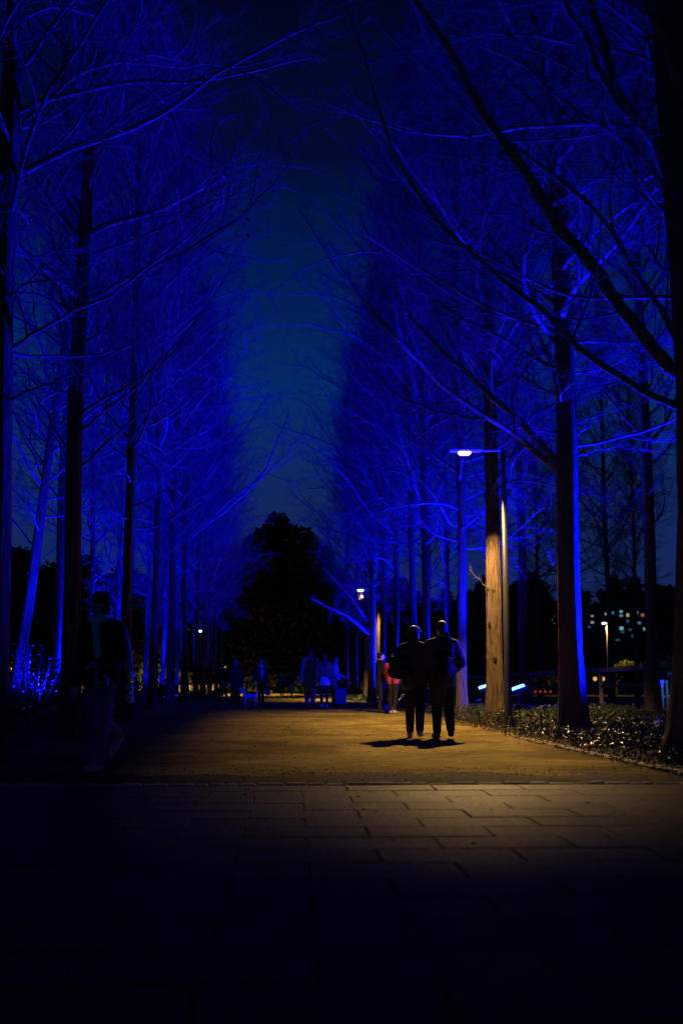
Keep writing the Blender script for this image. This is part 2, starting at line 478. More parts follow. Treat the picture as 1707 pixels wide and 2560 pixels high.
def trunk_mesh(name, H, r0, rs, lean=0.0, sides=36):
    zs = np.concatenate([np.array([-0.15, 0, 0.12, 0.3, 0.55, 0.9, 1.4]), np.linspace(2, H, 26)])
    ph = rs.uniform(0, 6.28, 8)
    V = []; Fc = []
    for i, z in enumerate(zs):
        f = max(0.0, 1 - z / H)
        rr = r0 * (0.10 + 0.90 * f ** 0.75) * (1 + 0.42 * math.exp(-max(z, 0) * 2.6))
        cx = 0.05 * math.sin(z * 0.5 + ph[0]) * min(1, z / 3) + lean * z; cy = 0.05 * math.sin(z * 0.43 + ph[1]) * min(1, z / 3)
        flut = 0.05 + 0.16 * math.exp(-max(z, 0) * 0.55)
        for k in range(sides):
            a = k * 2 * math.pi / sides
            m = 1 + flut * (0.6 * math.sin(3 * a + ph[2] + 0.05 * z) + 0.5 * math.sin(5 * a + ph[3] - 0.08 * z) + 0.35 * math.sin(8 * a + ph[4])) + rs.normal(0, 0.026)
            V.append((cx + rr * m * math.cos(a), cy + rr * m * math.sin(a), z))
    for i in range(len(zs) - 1):
        for k in range(sides):
            b = i * sides; j = (k + 1) % sides
            Fc.append((b + k, b + j, b + sides + j, b + sides + k))
    return mesh_np(name, V, Fc, True)

def grow_crown(name, rs, H, base, spread, nprim, n2, n3, n4=0, dry=0):
    fr = np.linspace(0, 1, nprim) ** 0.92
    z = base + (H * 0.98 - base) * fr + rs.uniform(-0.15, 0.15, nprim)
    az = np.arange(nprim) * 2.39996 + rs.uniform(-0.5, 0.5, nprim)
    L = (spread * (1 - fr ** 2.4) + 0.5) * rs.uniform(0.5, 1.25, nprim)
    L[fr < 0.08] *= 0.6
    el = np.radians(14 + 42 * np.minimum(1, fr * 2.2) + rs.uniform(-12, 14, nprim))
    d = np.stack([np.cos(az) * np.cos(el), np.sin(az) * np.cos(el), np.sin(el)], 1)
    st = np.stack([0 * z, 0 * z, z], 1)
    polys = wander(st, d, L, 13, rs, 0.11, 0.055)
    r = (0.008 + 0.0078 * L)[:, None] * np.linspace(1, 0.22, 13)[None, :]
    parts, sec = crown_parts(polys, r, L, rs, n2, n3, n4)
    parts.insert(0, tube_np(polys, r, 6))
    me = fast_mesh(name, parts)
    me.materials.append(M['branch']); me.materials.append(M['twig'])
    mi = np.ones(len(me.polygons), dtype=np.int32); mi[:len(parts[0][1])] = 0
    me.polygons.foreach_set('material_index', mi)
    if dry:
        tips = sec[:, -1, :]; tips = tips[rs.choice(len(tips), dry)]
        tips = np.repeat(tips, 3, 0) + rs.normal(0, 0.07, (len(tips) * 3, 3))
        V, q = leaves_np(tips, 0.09, rs, 0.9, 0.2, 0.5)
        return me, fast_mesh('dry_leaves', [(V, q)])
    return me, None

VAR = []
for i in range(6):
    r_ = np.random.RandomState(100 + i)
    H = (21, 20, 22, 21, 19.5, 21.5)[i]
    cm, dm = grow_crown('crown', r_, H, (4.7, 4.9, 4.5, 4.3, 4.8, 4.4)[i], (3.9, 3.7, 4.0, 3.8, 3.6, 3.9)[i], 84, 11, 9, 2, 160 if i in (0, 3) else 0)
    tm = trunk_mesh('trunk', H, 0.16, r_); tm.materials.append(M['bark'])
    if dm: dm.materials.append(M['dryleaf'])
    VAR.append((tm, cm, dm))

ORD = ['nearest', 'second', 'third', 'fourth', 'fifth', 'sixth', 'seventh', 'eighth', 'ninth', 'tenth', 'eleventh', 'twelfth', 'thirteenth', 'fourteenth', 'fifteenth']
def limb_poly(pts, d0, d1, n=12):
    """a limb followed through photograph points, going from depth d0 at the trunk to d1 at the tip"""
    W = np.array([P(x, y, d0 + (d1 - d0) * i / (len(pts) - 1)) for i, (x, y) in enumerate(pts)])
    # smooth resample
    s = np.concatenate([[0], np.cumsum(np.linalg.norm(np.diff(W, axis=0), axis=1))])
    u = np.linspace(0, s[-1], n)
    Q = np.stack([np.interp(u, s, W[:, k]) for k in range(3)], 1)
    for _ in range(2):
        Q[1:-1] = 0.25 * Q[:-2] + 0.5 * Q[1:-1] + 0.25 * Q[2:]
    return Q, s[-1]

def bare_tree(label, x, y, dia, var, rz, sc=1.0, group=None, limbs=(), lean=(0, 0), dry=True, cw=1.0):
    t = thing('bare_tree', label, 'tree', (x, y, g(y)), 0, group)
    t.rotation_euler = (lean[0], lean[1], 0)
    tm, cm, dm = VAR[var]
    k = dia / 0.345
    o = obj('trunk', tm, None, t); o.scale = (k, k, sc); o.rotation_euler = (0, 0, rz * 1.7)
    o = obj('crown', cm, None, t); o.scale = (sc * cw, sc * cw, sc); o.rotation_euler = (0, 0, rz)
    if dm and dry:
        o = obj('dry_leaves', dm, M['dryleaf'], t); o.scale = (sc * cw, sc * cw, sc); o.rotation_euler = (0, 0, rz); o['kind'] = 'stuff'
    rl = np.random.RandomState(int(abs(x) * 1000 + y * 10) % 99991)
    for pts, d0, d1, r0, r1 in limbs:
        Q, L = limb_poly(pts, d0, d1)
        Q = Q - np.array([x, y, g(y)])
        # root the limb in the trunk axis
        Q = np.concatenate([[[Q[0, 0] * 0.1, Q[0, 1] * 0.1, Q[0, 2] - 0.25 * np.hypot(Q[0, 0], Q[0, 1])]], Q])
        rad = np.linspace(r0, r1, len(Q))
        kink = rl.normal(0, 1.0, Q[2:-1].shape) * (0.012 * L / 3 + 0.010)
        Q[2:-1] += kink
        # finer, knotty curve
        uu = np.linspace(0, len(Q) - 1, 40); Q2 = np.stack([np.interp(uu, np.arange(len(Q)), Q[:, k]) for k in range(3)], 1)
        for _ in range(2): Q2[1:-1] = 0.25 * Q2[:-2] + 0.5 * Q2[1:-1] + 0.25 * Q2[2:]
        Q2[1:-1] += rl.normal(0, 0.006, Q2[1:-1].shape)
        rad = np.interp(uu, np.arange(len(Q)), rad) * (1 + rl.normal(0, 0.05, 40)); Q = Q2
        lo = obj('limb', fast_mesh('limb', [tube_np(Q[None], rad[None], 9)]), M['limb'], t)
        parts, _ = crown_parts(Q[None], rad[None], np.array([L * 0.55]), rl, 14, 8, 2) if L > 1.3 else crown_parts(Q[None], rad[None], np.array([L * 0.7]), rl, 5, 3, 0)
        obj('twigs', fast_mesh('twigs', parts), M['twig'], lo)['kind'] = 'stuff'
    return t

rr = random.Random(8)
def row(x): return x
RIGHT = [(LX(1752, 13.0), 13.0, 0.80), (LX(1424, 17.8), 17.8, 0.41), (LX(1234, 24.4), 24.4, 0.37), (LX(1149, 28.8), 28.8, 0.27), (LX(1062, 35), 35, 0.28),
         (LX(1032, 38.5), 38.5, 0.26), (LX(986, 43), 43, 0.27), (LX(955, 47.5), 47.5, 0.28), (LX(928, 49.6), 49.6, 0.32), (LX(948, 58), 58, 0.3),
         (LX(915, 64.5), 64.5, 0.3), (LX(888, 72), 72, 0.3), (LX(866, 81), 81, 0.3)]
LEFT = [(LX(-12, 12.3), 12.3, 0.36), (LX(184, 17.5), 17.5, 0.31), (LX(318, 24.8), 24.8, 0.29), (LX(388, 31.4), 31.4, 0.28), (LX(430, 38), 38, 0.27),
        (LX(466, 45), 45, 0.32), (LX(494, 52), 52, 0.28), (LX(512, 59), 59, 0.28), (LX(528, 66), 66, 0.28), (LX(544, 75), 75, 0.28), (LX(557, 85), 85, 0.28)]
BACKL = [(LX(153, 33), 33, 0.36), (LX(40, 28), 28, 0.30), (LX(228, 40), 40, 0.26), (LX(298, 47), 47, 0.26), (LX(370, 56), 56, 0.26), (LX(412, 62), 62, 0.27), (LX(434, 70), 70, 0.33), (LX(446, 80), 80, 0.28)]
BACKR = [(LX(1622, 25), 25, 0.30), (LX(1303, 34), 34, 0.30), (LX(1228, 42), 42, 0.30), (LX(1120, 50), 50, 0.28), (LX(1070, 58), 58, 0.28), (LX(1520, 52), 52, 0.30), (LX(1420, 60), 60, 0.3), (LX(1585, 66), 66, 0.3), (LX(1345, 72), 72, 0.3)]
LIMBS = {
 ('R', 0): [([(1660, 925), (1615, 877), (1494, 696), (1428, 597), (1340, 482), (1231, 351), (1176, 263), (1132, 153), (1105, 99), (1028, 0), (960, -90)], 13.0, 11.6, 0.095, 0.038),
            ([(1650, 1005), (1615, 993), (1560, 960), (1505, 916), (1439, 850), (1395, 811), (1324, 762), (1252, 712), (1159, 624), (1110, 586), (1055, 542), (1017, 504), (990, 427), (946, 340), (924, 241), (905, 180), (860, 40)], 13.0, 12.6, 0.050, 0.011),
            ([(1690, 860), (1640, 800), (1590, 680), (1540, 590), (1480, 520), (1380, 440), (1240, 350), (1180, 320), (1090, 220), (1010, 120), (900, 30)], 13.0, 14.2, 0.046, 0.011),
            ([(1690, 500), (1600, 330), (1500, 210), (1440, 80), (1380, -20)], 13.0, 12.0, 0.07, 0.03),
            ([(1690, 560), (1640, 420), (1545, 340), (1410, 275), (1330, 190), (1230, 130), (1110, 85)], 13.0, 13.5, 0.045, 0.012),
            ([(1645, 910), (1620, 905), (1545, 860), (1500, 840), (1440, 810)], 13.2, 14.5, 0.016, 0.006)],
 ('R', 1): [([(1398, 1158), (1390, 1149), (1341, 1086), (1286, 1031), (1231, 971), (1176, 921), (1121, 883), (1055, 828), (1011, 784), (979, 718), (962, 631), (954, 548), (946, 482)], 17.9, 21.5, 0.072, 0.013),
            ([(1412, 1125), (1412, 1119), (1412, 1036), (1401, 960), (1379, 894), (1363, 850), (1319, 801), (1275, 740), (1242, 707), (1180, 650), (1140, 610), (1090, 540)], 17.9, 22.0, 0.055, 0.011),
            ([(1392, 1170), (1379, 1163), (1341, 1130), (1286, 1100), (1231, 1050), (1176, 1009), (1121, 971), (1066, 927), (1028, 883), (1006, 850), (968, 828), (913, 751), (847, 658), (800, 590), (752, 520)], 17.7, 16.6, 0.062, 0.011),
            ([(1430, 1110), (1470, 1062), (1512, 1022)], 17.9, 18.2, 0.022, 0.008),
            ([(1430, 1145), (1480, 1130), (1540, 1118)], 17.9, 18.4, 0.014, 0.005),
            ([(1400, 1000), (1397, 900), (1400, 800), (1390, 700), (1375, 600), (1350, 480)], 17.9, 21.0, 0.046, 0.012),
            ([(1384, 1420), (1378, 1400), (1366, 1370)], 17.6, 17.4, 0.011, 0.004)],
 ('R', 2): [([(1238, 1250), (1226, 1240), (1205, 1212), (1185, 1170), (1160, 1120), (1120, 1050)], 24.4, 26.0, 0.024, 0.008),
            ([(1232, 1090), (1222, 1000), (1210, 920), (1200, 850)], 24.4, 24.8, 0.03, 0.012),
            ([(1228, 1475), (1205, 1460), (1175, 1425)], 24.3, 23.8, 0.013, 0.004)],
 ('R', 4): [([(1056, 1010), (1040, 985), (1000, 930), (940, 862), (880, 826), (800, 812), (720, 808), (645, 816)], 35, 33.5, 0.050, 0.010), ([(1056, 1180), (1020, 1130), (960, 1075), (900, 1040), (830, 1000)], 35, 34, 0.045, 0.010)],
 ('R', 5): [([(1028, 860), (990, 800), (930, 750), (880, 700), (830, 640), (790, 560)], 38.5, 37, 0.055, 0.012)],
 ('R', 3): [([(1126, 760), (1090, 690), (1010, 630), (900, 625), (810, 640), (730, 690), (660, 745)], 28.8, 26.5, 0.040, 0.009), ([(1122, 1310), (1116, 1290), (1085, 1240), (1040, 1195), (1000, 1150), (950, 1110)], 28.8, 28.0, 0.030, 0.009)],
 ('R', 8): [([(924, 1585), (890, 1555), (855, 1530), (815, 1515), (775, 1495)], 49.6, 48.6, 0.10, 0.025), ([(920, 1555), (885, 1500), (850, 1460), (810, 1425)], 49.6, 49, 0.07, 0.02)],
 ('L', 0): [([(-30, 390), (0, 345), (71, 302), (137, 241), (192, 186), (230, 159), (274, 151), (373, 159), (438, 162), (520, 173), (581, 174)], 12.3, 13.2, 0.030, 0.007),
            ([(20, 330), (71, 304), (148, 334), (208, 351), (274, 354), (351, 373), (406, 411)], 12.6, 13.4, 0.014, 0.005),
            ([(0, 890), (27, 872), (110, 822), (181, 778), (247, 746), (318, 702), (400, 652), (450, 630), (494, 576), (537, 515), (565, 471), (590, 400)], 12.3, 13.0, 0.030, 0.007),
            ([(0, 1015), (27, 998), (82, 976), (143, 951), (214, 938), (300, 880), (380, 820)], 12.3, 12.0, 0.022, 0.006),
            ([(5, 640), (30, 600), (60, 530), (112, 455), (170, 380), (240, 260), (330, 180), (370, 155)], 12.3, 13.6, 0.020, 0.007),
            ([(10, 520), (40, 480), (110, 400), (200, 320), (250, 245), (330, 80), (400, 0)], 12.3, 12.8, 0.022, 0.008)],
 ('L', 1): [([(205, 1165), (214, 1157), (263, 1113), (307, 1069), (357, 1036), (406, 998), (494, 987), (560, 960)], 17.5, 18.2, 0.028, 0.007),
            ([(180, 1140), (181, 1132), (132, 1069), (100, 1010), (88, 987), (71, 932), (60, 880)], 17.5, 18.3, 0.026, 0.008),
            ([(190, 860), (181, 780), (183, 700), (203, 603), (225, 537), (230, 466), (236, 384), (233, 274), (219, 186)], 17.6, 18.2, 0.026, 0.008),
            ([(200, 1080), (214, 1060), (300, 1000), (360, 950), (430, 880), (500, 800), (560, 700), (600, 600)], 17.5, 16.8, 0.030, 0.008),
            ([(178, 1160), (165, 1150), (130, 1090), (100, 1040), (60, 960)], 17.6, 18.8, 0.024, 0.008)],
 ('L', 2): [([(322, 1320), (330, 1310), (290, 1260), (250, 1220), (214, 1200)], 24.8, 25.3, 0.024, 0.008),
            ([(310, 1130), (330, 1085), (390, 1020), (440, 940), (520, 870), (600, 790)], 24.8, 24.2, 0.034, 0.009)],
 ('L', 4): [([(428, 1100), (470, 1040), (520, 980), (575, 930), (620, 850), (640, 770)], 38, 36.5, 0.05, 0.010)],
 ('L', 3): [([(386, 900), (430, 830), (490, 770), (560, 735), (640, 720), (700, 735)], 31.4, 30, 0.040, 0.009), ([(390, 1432), (400, 1415), (425, 1372), (470, 1350), (508, 1310), (500, 1290)], 31.4, 31.9, 0.030, 0.010), ([(390, 1400), (378, 1370), (360, 1310), (345, 1260)], 31.4, 31.9, 0.026, 0.009),
            ([(392, 1250), (405, 1200), (408, 1120), (420, 1040)], 31.4, 31.9, 0.03, 0.01)],
 ('L', 5): [([(470, 1352), (483, 1332), (548, 1289), (603, 1245), (652, 1201), (680, 1163), (707, 1097), (726, 1031)], 45, 43.5, 0.085, 0.022), ([(468, 1480), (520, 1475), (570, 1485), (610, 1530)], 45, 44, 0.03, 0.01)],
}
spec = [('R', RIGHT, 'right front row', 'trees in the right front row'), ('L', LEFT, 'left front row', 'trees in the left front row'),
        ('BL', BACKL, 'left back row', 'trees in the left back row'), ('BR', BACKR, 'right back row', 'trees in the right back row')]
SPECIAL = {('R', 0): 'huge black bare trunk filling the right edge of the picture, limbs arching overhead',
           ('R', 1): 'thick bare tree whose right flank glows bright blue, behind the lamp post',
           ('R', 2): 'bare tree with a warm orange lit trunk behind the near street lamp',
           ('L', 0): 'dark bare tree cut by the left edge of the picture',
           ('L', 1): 'dark bare tree standing behind the walking person on the left',
           ('BL', 0): 'bare tree with a forked bright blue trunk, left of the walking person',
           ('BL', 1): 'slanting blue lit bare tree behind the glossy shrub at far left'}
for key, lst, where, grp in spec:
    for i, (x, y, dia) in enumerate(lst):
        v = {'R': (1, 4, 0, 3, 5, 2, 0, 4, 1, 3, 5, 2, 0), 'L': (4, 0, 3, 1, 5, 0, 3, 2, 4, 1, 5), 'BL': (2, 5, 0, 3, 1, 4, 5, 2), 'BR': (3, 1, 0, 4, 5, 2, 0, 4, 1)}[key][i]
        lab = SPECIAL.get((key, i), f'blue lit bare tree, {ORD[i]} from the camera in the {where} along the path')
        lean = (rr.uniform(-.006, .006), rr.uniform(-.008, .008))
        if (key, i) == ('BL', 1): lean = (0, 0.11)
        bare_tree(lab, x, y, dia, v, rr.uniform(0, 6.28) + (2.2 if (key, i) == ('R', 2) else 0), rr.uniform(0.93, 1.08) * (0.95 if key.startswith('B') else 1), grp, LIMBS.get((key, i), ()), lean, True, {('R', 0): 1.3, ('R', 1): 1.28, ('R', 2): 1.22, ('R', 3): 1.2, ('R', 4): 1.1, ('L', 0): 0.95, ('L', 1): 1.12, ('L', 5): 1.15, ('L', 6): 1.15, ('R', 6): 1.12}.get((key, i), 1.0))

# ------------------------------------------------------------------ blue floodlights
flood_n = [0]
def floodlight(x, y, z, aim, label, big=False, power=1.0, group='blue floodlights among the trees', cone=116):
    t = thing('floodlight', label, 'floodlight', (x, y, g(y)), 0, group)
    d = Vector(aim).normalized()
    q = Vector((0, 0, 1)).rotation_difference(d).to_matrix()
    w = 0.36 if big else 0.24
    hb = MB().box((0, 0, z), (w, w * 0.62, 0.09), 0.012, None)
    hb.v = [tuple(q @ (Vector(v) - Vector((0, 0, z))) + Vector((0, 0, z))) for v in hb.v]
    hb.build('housing', M['black'], t)
    lb = MB().box((0, 0, 0.05), (w * 0.9, w * 0.52, 0.012), 0.003)
    lb.v = [tuple(q @ Vector(v) + Vector((0, 0, z))) for v in lb.v]
    lb.build('lens', M['lens_blue' if big else 'lens_dim'], t)
    MB().tube([(0, 0, -0.1), (0, 0, z - 0.02)], [0.016, 0.016], 8).build('stake', M['black'], t)
    MB().tube([(-w / 2 - 0.02, 0, z), (-w / 2 - 0.02, 0, z - 0.1), (w / 2 + 0.02, 0, z - 0.1), (w / 2 + 0.02, 0, z)], [0.009] * 4, 6).build('bracket', M['black'], t)
    ld = bpy.data.lights.new('flood_beam', 'SPOT')
    ld.energy = BLUE_W * power; ld.color = BLUE_COL; ld.shadow_soft_size = 0.12
    ld.spot_size = R(cone); ld.spot_blend = 0.6
    lo = bpy.data.objects.new('flood_beam', ld); C.objects.link(lo)
    lo.parent = t
    lo.location = Vector((0, 0, z)) + d * 0.16
    lo.rotation_euler = (-d).to_track_quat('Z', 'Y').to_euler()
    return t
for i, (x, y, dia) in enumerate(RIGHT[1:]):
    if i == 0: xx, yy = x + 2.3, y + 0.25
    elif i == 1: xx, yy = LX(1290, 27.5), 27.5
    elif i == 2: xx, yy = LX(1208, 30.5), 30.5
    else: xx, yy = x + 1.7, y + 1.2
    big = i in (1, 2)
    lab = {1: 'glowing blue floodlight just right of the near lamp post', 2: 'glowing blue floodlight just left of the orange lit trunk', 0: 'blue floodlight low in the ground cover right of the thick tree'}.get(i, f'small blue floodlight behind the {ORD[i + 1]} tree of the right front row')
    floodlight(xx, yy, 0.62 if big else 0.14, (-0.36, -0.30, 1) if i else (-0.32, -0.40, 1), lab, big, (2.1, 1.0, 1.0, 1.2, 1.3)[min(i, 4)], cone=128 if i == 0 else 116)
for i, (x, y, dia) in enumerate(LEFT):
    lab = f'small blue floodlight behind the {ORD[i]} tree of the left front row'
    floodlight(x - 1.6, y + 1.6, 0.14, (-0.22, -0.30, 1), lab, False, (0.12, 0.42, 0.75, 1.0)[min(i, 3)])
for i, (x, y, dia) in enumerate(BACKL):
    floodlight(x + 0.75, y - 1.3, 0.14, (-0.30, 0.42, 1), f'low blue floodlight at the foot of the {ORD[i]} tree of the left back row', False, 0.07, cone=100)

# ------------------------------------------------------------------ street lamps
def luminaire(name, power, across, along, house, near=None):
    ld = bpy.data.lights.new(name, 'POINT')
    ld.energy = power; ld.color = LAMP_COL; ld.shadow_soft_size = 0.025
    ld.use_nodes = True
    t = ld.node_tree; em = next(n for n in t.nodes if n.type == 'EMISSION')
    tc = t.nodes.new('ShaderNodeTexCoord'); sp = t.nodes.new('ShaderNodeSeparateXYZ')
    t.links.new(tc.outputs['Normal'], sp.inputs[0])
    def mth(op, a, b=None, clamp=False):
        n = t.nodes.new('ShaderNodeMath'); n.operation = op; n.use_clamp = clamp
        for i, v in enumerate((a, b)):
            if v is None: continue
            if isinstance(v, (int, float)): n.inputs[i].default_value = v
            else: t.links.new(v, n.inputs[i])
        return n.outputs[0]
    down = mth('MAXIMUM', mth('MULTIPLY', sp.outputs['Z'], -1.0), 0.02)
    def gate(c, a0, a1):
        r = mth('DIVIDE', mth('ABSOLUTE', c), down)
        n = t.nodes.new('ShaderNodeMapRange'); n.interpolation_type = 'SMOOTHSTEP'
        n.inputs[1].default_value = a0; n.inputs[2].default_value = a1; n.inputs[3].default_value = 1.0; n.inputs[4].default_value = 0.0
        t.links.new(r, n.inputs[0])
        return n.outputs[0]
    wing = mth('MINIMUM', mth('POWER', mth('DIVIDE', 1.0, down), 1.8), 6.0)
    pos = mth('MAXIMUM', mth('ADD', sp.outputs['X'], mth('MULTIPLY', sp.outputs['Y'], -0.30)), 0.0); neg = mth('MINIMUM', sp.outputs['X'], 0.0)
    gx = mth('MULTIPLY', gate(neg, *across), gate(pos, *house))
    gy = mth('MULTIPLY', gate(mth('MINIMUM', sp.outputs['Y'], 0.0), *(near or along)), gate(mth('MAXIMUM', sp.outputs['Y'], 0.0), *along))
    s = mth('MULTIPLY', mth('MULTIPLY', gx, gy), wing)
    t.links.new(s, em.inputs['Strength'])
    em.inputs['Color'].default_value = (1, 1, 1, 1)
    return ld

def street_lamp(label, hx, px, y, h, rzdir, lens, power, across=(0.18, 1.08), along=(1.15, 2.3), house=None, rad=(0.075, 0.045), light=True, ls=1.0, near=None):
    """hx: x of the lamp head, px: x of the post"""
    t = thing('street_lamp', label, 'street lamp', (px, y, g(y)), 0, 'street lamps')
    MB().tube([(0, 0, -0.1), (0, 0, 0.05), (0, 0, 0.9), (0, 0, 1.0), (0, 0, h + 0.02)], [rad[0], rad[0], rad[0], rad[0] * 0.86, rad[1]], 16).build('post', M['steel'], t, smooth=True)
    MB().tube([(0, 0, -0.02), (0, 0, 0.09)], [rad[0] * 1.7, rad[0] * 1.6], 16).build('base_collar', M['steel'], t)
    dx = hx - px; sg = 1 if dx > 0 else -1
    MB().box((dx * 0.28, 0, h + 0.01), (abs(dx) * 0.62, 0.05, 0.035), 0.008).build('arm', M['housing'], t)
    hd = MB().box((dx * 0.98, 0, h + 0.015), (0.62, 0.20, 0.05), 0.018)
    hb = hd.build('lamp_head', M['housing'], t)
    MB().box((dx, 0, h - 0.035), (0.25 * ls, 0.17 * ls, 0.085 * ls), 0.035 * ls).build('lens', M[lens], hb)
    if light:
        ld = luminaire('lamp_light', power, across, along, house or across, near)
        lo = bpy.data.objects.new('lamp_light', ld); C.objects.link(lo); lo.parent = t
        lo.location = (dx, 0, h - 0.035 - 0.0425 * ls - 0.026); lo.rotation_euler = (0, 0, rzdir)
    return t
RD = math.atan(0.073)
hz = lambda py, d: (P(0, py, d)[2] - g(d))
street_lamp('nearest street lamp, tall grey post glowing warm in front of the orange lit tree', LX(1166, 21.5), LX(1264, 21.5), 21.5, hz(1128, 21.5), RD, 'lens_warm', LAMP_W, house=(0.30, 0.86), near=(1.4, 3.25))
street_lamp('second street lamp on the right, beyond the walking couple', LX(901, 56), LX(940, 56), 56.0, hz(1474, 56), RD, 'lens_green', LAMP_W * 1.5, house=(0.15, 0.6), ls=1.3)
street_lamp('distant street lamp left of the path, its post warmly lit', LX(506, 100), LX(527, 100), 100.0, hz(1577, 100), RD, 'lens_green', LAMP_W * 2.6, (1.6, 2.6), (3.0, 5.5), ls=1.9)
street_lamp('tiny far street lamp against the dark trees at the end of the path', LX(705, 165), LX(722, 165), 165.0, hz(1631, 165), RD, 'lens_green', LAMP_W * 0.8, ls=2.2)
street_lamp('far street lamp on the right in front of the lit windows', LX(1507, 97), LX(1513, 97), 97.0, hz(1557, 97), RD, 'lens_green', LAMP_W * 0.5, (1.2, 2.0), (1.6, 2.4), ls=1.7)
street_lamp('tiny far street lamp behind the glossy shrub at far left', LX(113, 150), LX(126, 150), 150.0, hz(1613, 150), RD, 'lens_green', LAMP_W * 1.5, (1.4, 2.2), (1.6, 2.4), ls=1.9)

# ------------------------------------------------------------------ dark evergreens and far things
def evergreen_mesh(name, rs, H, W, n, conic):
    lobes = []
    for i in range(46):
        u = 0.06 + 0.94 * (i + rs.uniform(0, 1)) / 46
        w = W * ((1 - u) ** 0.75 if conic else math.sqrt(max(0.02, 1 - (2 * u - 0.9) ** 2)))
        a = rs.uniform(0, 6.28); rad = w * rs.uniform(0.1, 0.8)
        lobes.append((rad * math.cos(a), rad * math.sin(a), H * u, 0.5 + 0.22 * w))
    lobes = np.array(lobes)
    k = rs.randint(0, len(lobes), n)
    p = rs.normal(0, 1, (n, 3)); p = unit(p) * (rs.uniform(0, 1, (n, 1)) ** 0.4)
    c = lobes[k, :3] + p * lobes[k, 3:4] * np.array([[1.25, 1.25, 0.9]])
    V, q = leaves_np(c, 0.5, rs, 0.7, 0.2, 0.55)
    return fast_mesh(name, [(V, q)])
EV = []
for i, (H, W, con) in enumerate(((16, 4.2, True), (13, 5.0, False), (10, 4.5, False))):
    r_ = np.random.RandomState(300 + i)
    me = evergreen_mesh('crown', r_, H, W, 9000, con); me.materials.append(M['evergreen'])
    tb = MB(); tb.tube([(0, 0, -0.3), (0.05, 0, H * 0.4), (0, 0.05, H * 0.9)], [0.28, 0.2, 0.05], 8)
    for k in range(9):
        a = k * 2.4; zz = H * (0.2 + 0.07 * k)
        tb.tube([(0, 0, zz), (W * 0.35 * math.cos(a), W * 0.35 * math.sin(a), zz + 0.8), (W * 0.6 * math.cos(a), W * 0.6 * math.sin(a), zz + 1.8)], [0.09, 0.06, 0.02], 5)
    tm = tb.mesh('trunk', True); tm.materials.append(M['bark'])
    EV.append((me, tm, H))
def evergreen(label, px, top, d, var, wide=1.0):
    h = P(px, top, d)[2] - g(d)
    t = thing('evergreen_tree', label, 'tree', (LX(px, d), d, g(d)), rr.uniform(0, 6.28), 'dark evergreens behind the avenue')
    me, tm, H = EV[var]; s = h / H
    o = obj('trunk', tm, None, t); o.scale = (s, s, s)
    o = obj('crown', me, None, t); o.scale = (s * wide, s * wide, s)
    return t
for lab, px, top, d, v, w in (
    ('tall dark evergreen closing the avenue, its tip against the sky', 694, 1298, 128, 1, 1.0),
    ('dark evergreen at the end of the path, just left of the tallest one', 628, 1352, 122, 1, 0.95),
    ('dark evergreen at the end of the path, just right of the tallest one', 772, 1350, 124, 1, 1.0),
    ('dark broad evergreen behind the distant left lamp', 540, 1455, 126, 2, 1.2),
    ('dark broad evergreen behind the second street lamp', 850, 1450, 126, 2, 1.2),
    ('dark low evergreen behind the tiny lamp in the avenue', 700, 1480, 185, 2, 1.6),
    ('dark evergreen behind the trunks left of the path', 430, 1440, 118, 1, 1.4),
    ('dark evergreen deep in the left wood, behind the walking person', 310, 1430, 112, 1, 1.5),
    ('dark evergreen deep in the left wood, behind the forked blue trunk', 190, 1400, 108, 2, 1.4),
    ('dark evergreen at far left behind the slanting tree', 30, 1380, 165, 1, 1.4),
    ('dark evergreen right of the couple behind the right back row', 960, 1460, 122, 2, 1.3),
    ('dark evergreen behind the orange lit tree', 1180, 1490, 118, 2, 1.4),
    ('dark evergreen left of the thick tree', 1330, 1440, 108, 1, 0.9),
    ('dark low evergreen in front of the lit windows, left of the far right lamp', 1440, 1600, 130, 2, 1.0),
    ('dark low evergreen in front of the lit windows, right of the far right lamp', 1600, 1585, 128, 2, 1.0)):
    evergreen(lab, px, top, d, v, w)
# small tree lit green by the far right lamp
d = 99.0
t = thing('garden_tree', 'small tree with a lit green crown under the far right lamp', 'tree', (LX(1556, d), d, g(d)))
r_ = np.random.RandomState(77)
lob = np.array([(-0.9, 0, 2.35, 0.55), (0.2, 0, 2.55, 0.7), (1.0, 0.2, 2.45, 0.6), (-0.2, 0.3, 2.5, 0.6)])
k = r_.randint(0, 4, 900); c = lob[k, :3] + unit(r_.normal(0, 1, (900, 3))) * lob[k, 3:4] * r_.uniform(0.2, 1, (900, 1)) * np.array([[1.3, 1.3, 0.55]])
V, q = leaves_np(c, 0.22, r_, 0.6, 0.2, 0.5)
obj('crown', fast_mesh('crown', [(V, q)]), mat('lit_green', (0.10, 0.15, 0.03), 0.7, 0.3, 3), t)
MB().tube([(-0.85, 0, -0.1), (-0.8, 0, 1.1), (-0.75, 0, 2.2)], [0.12, 0.10, 0.05], 8).tube([(-0.8, 0, 1.0), (0.3, 0, 2.3)], [0.06, 0.03], 6).build('trunk', M['bark'], t)
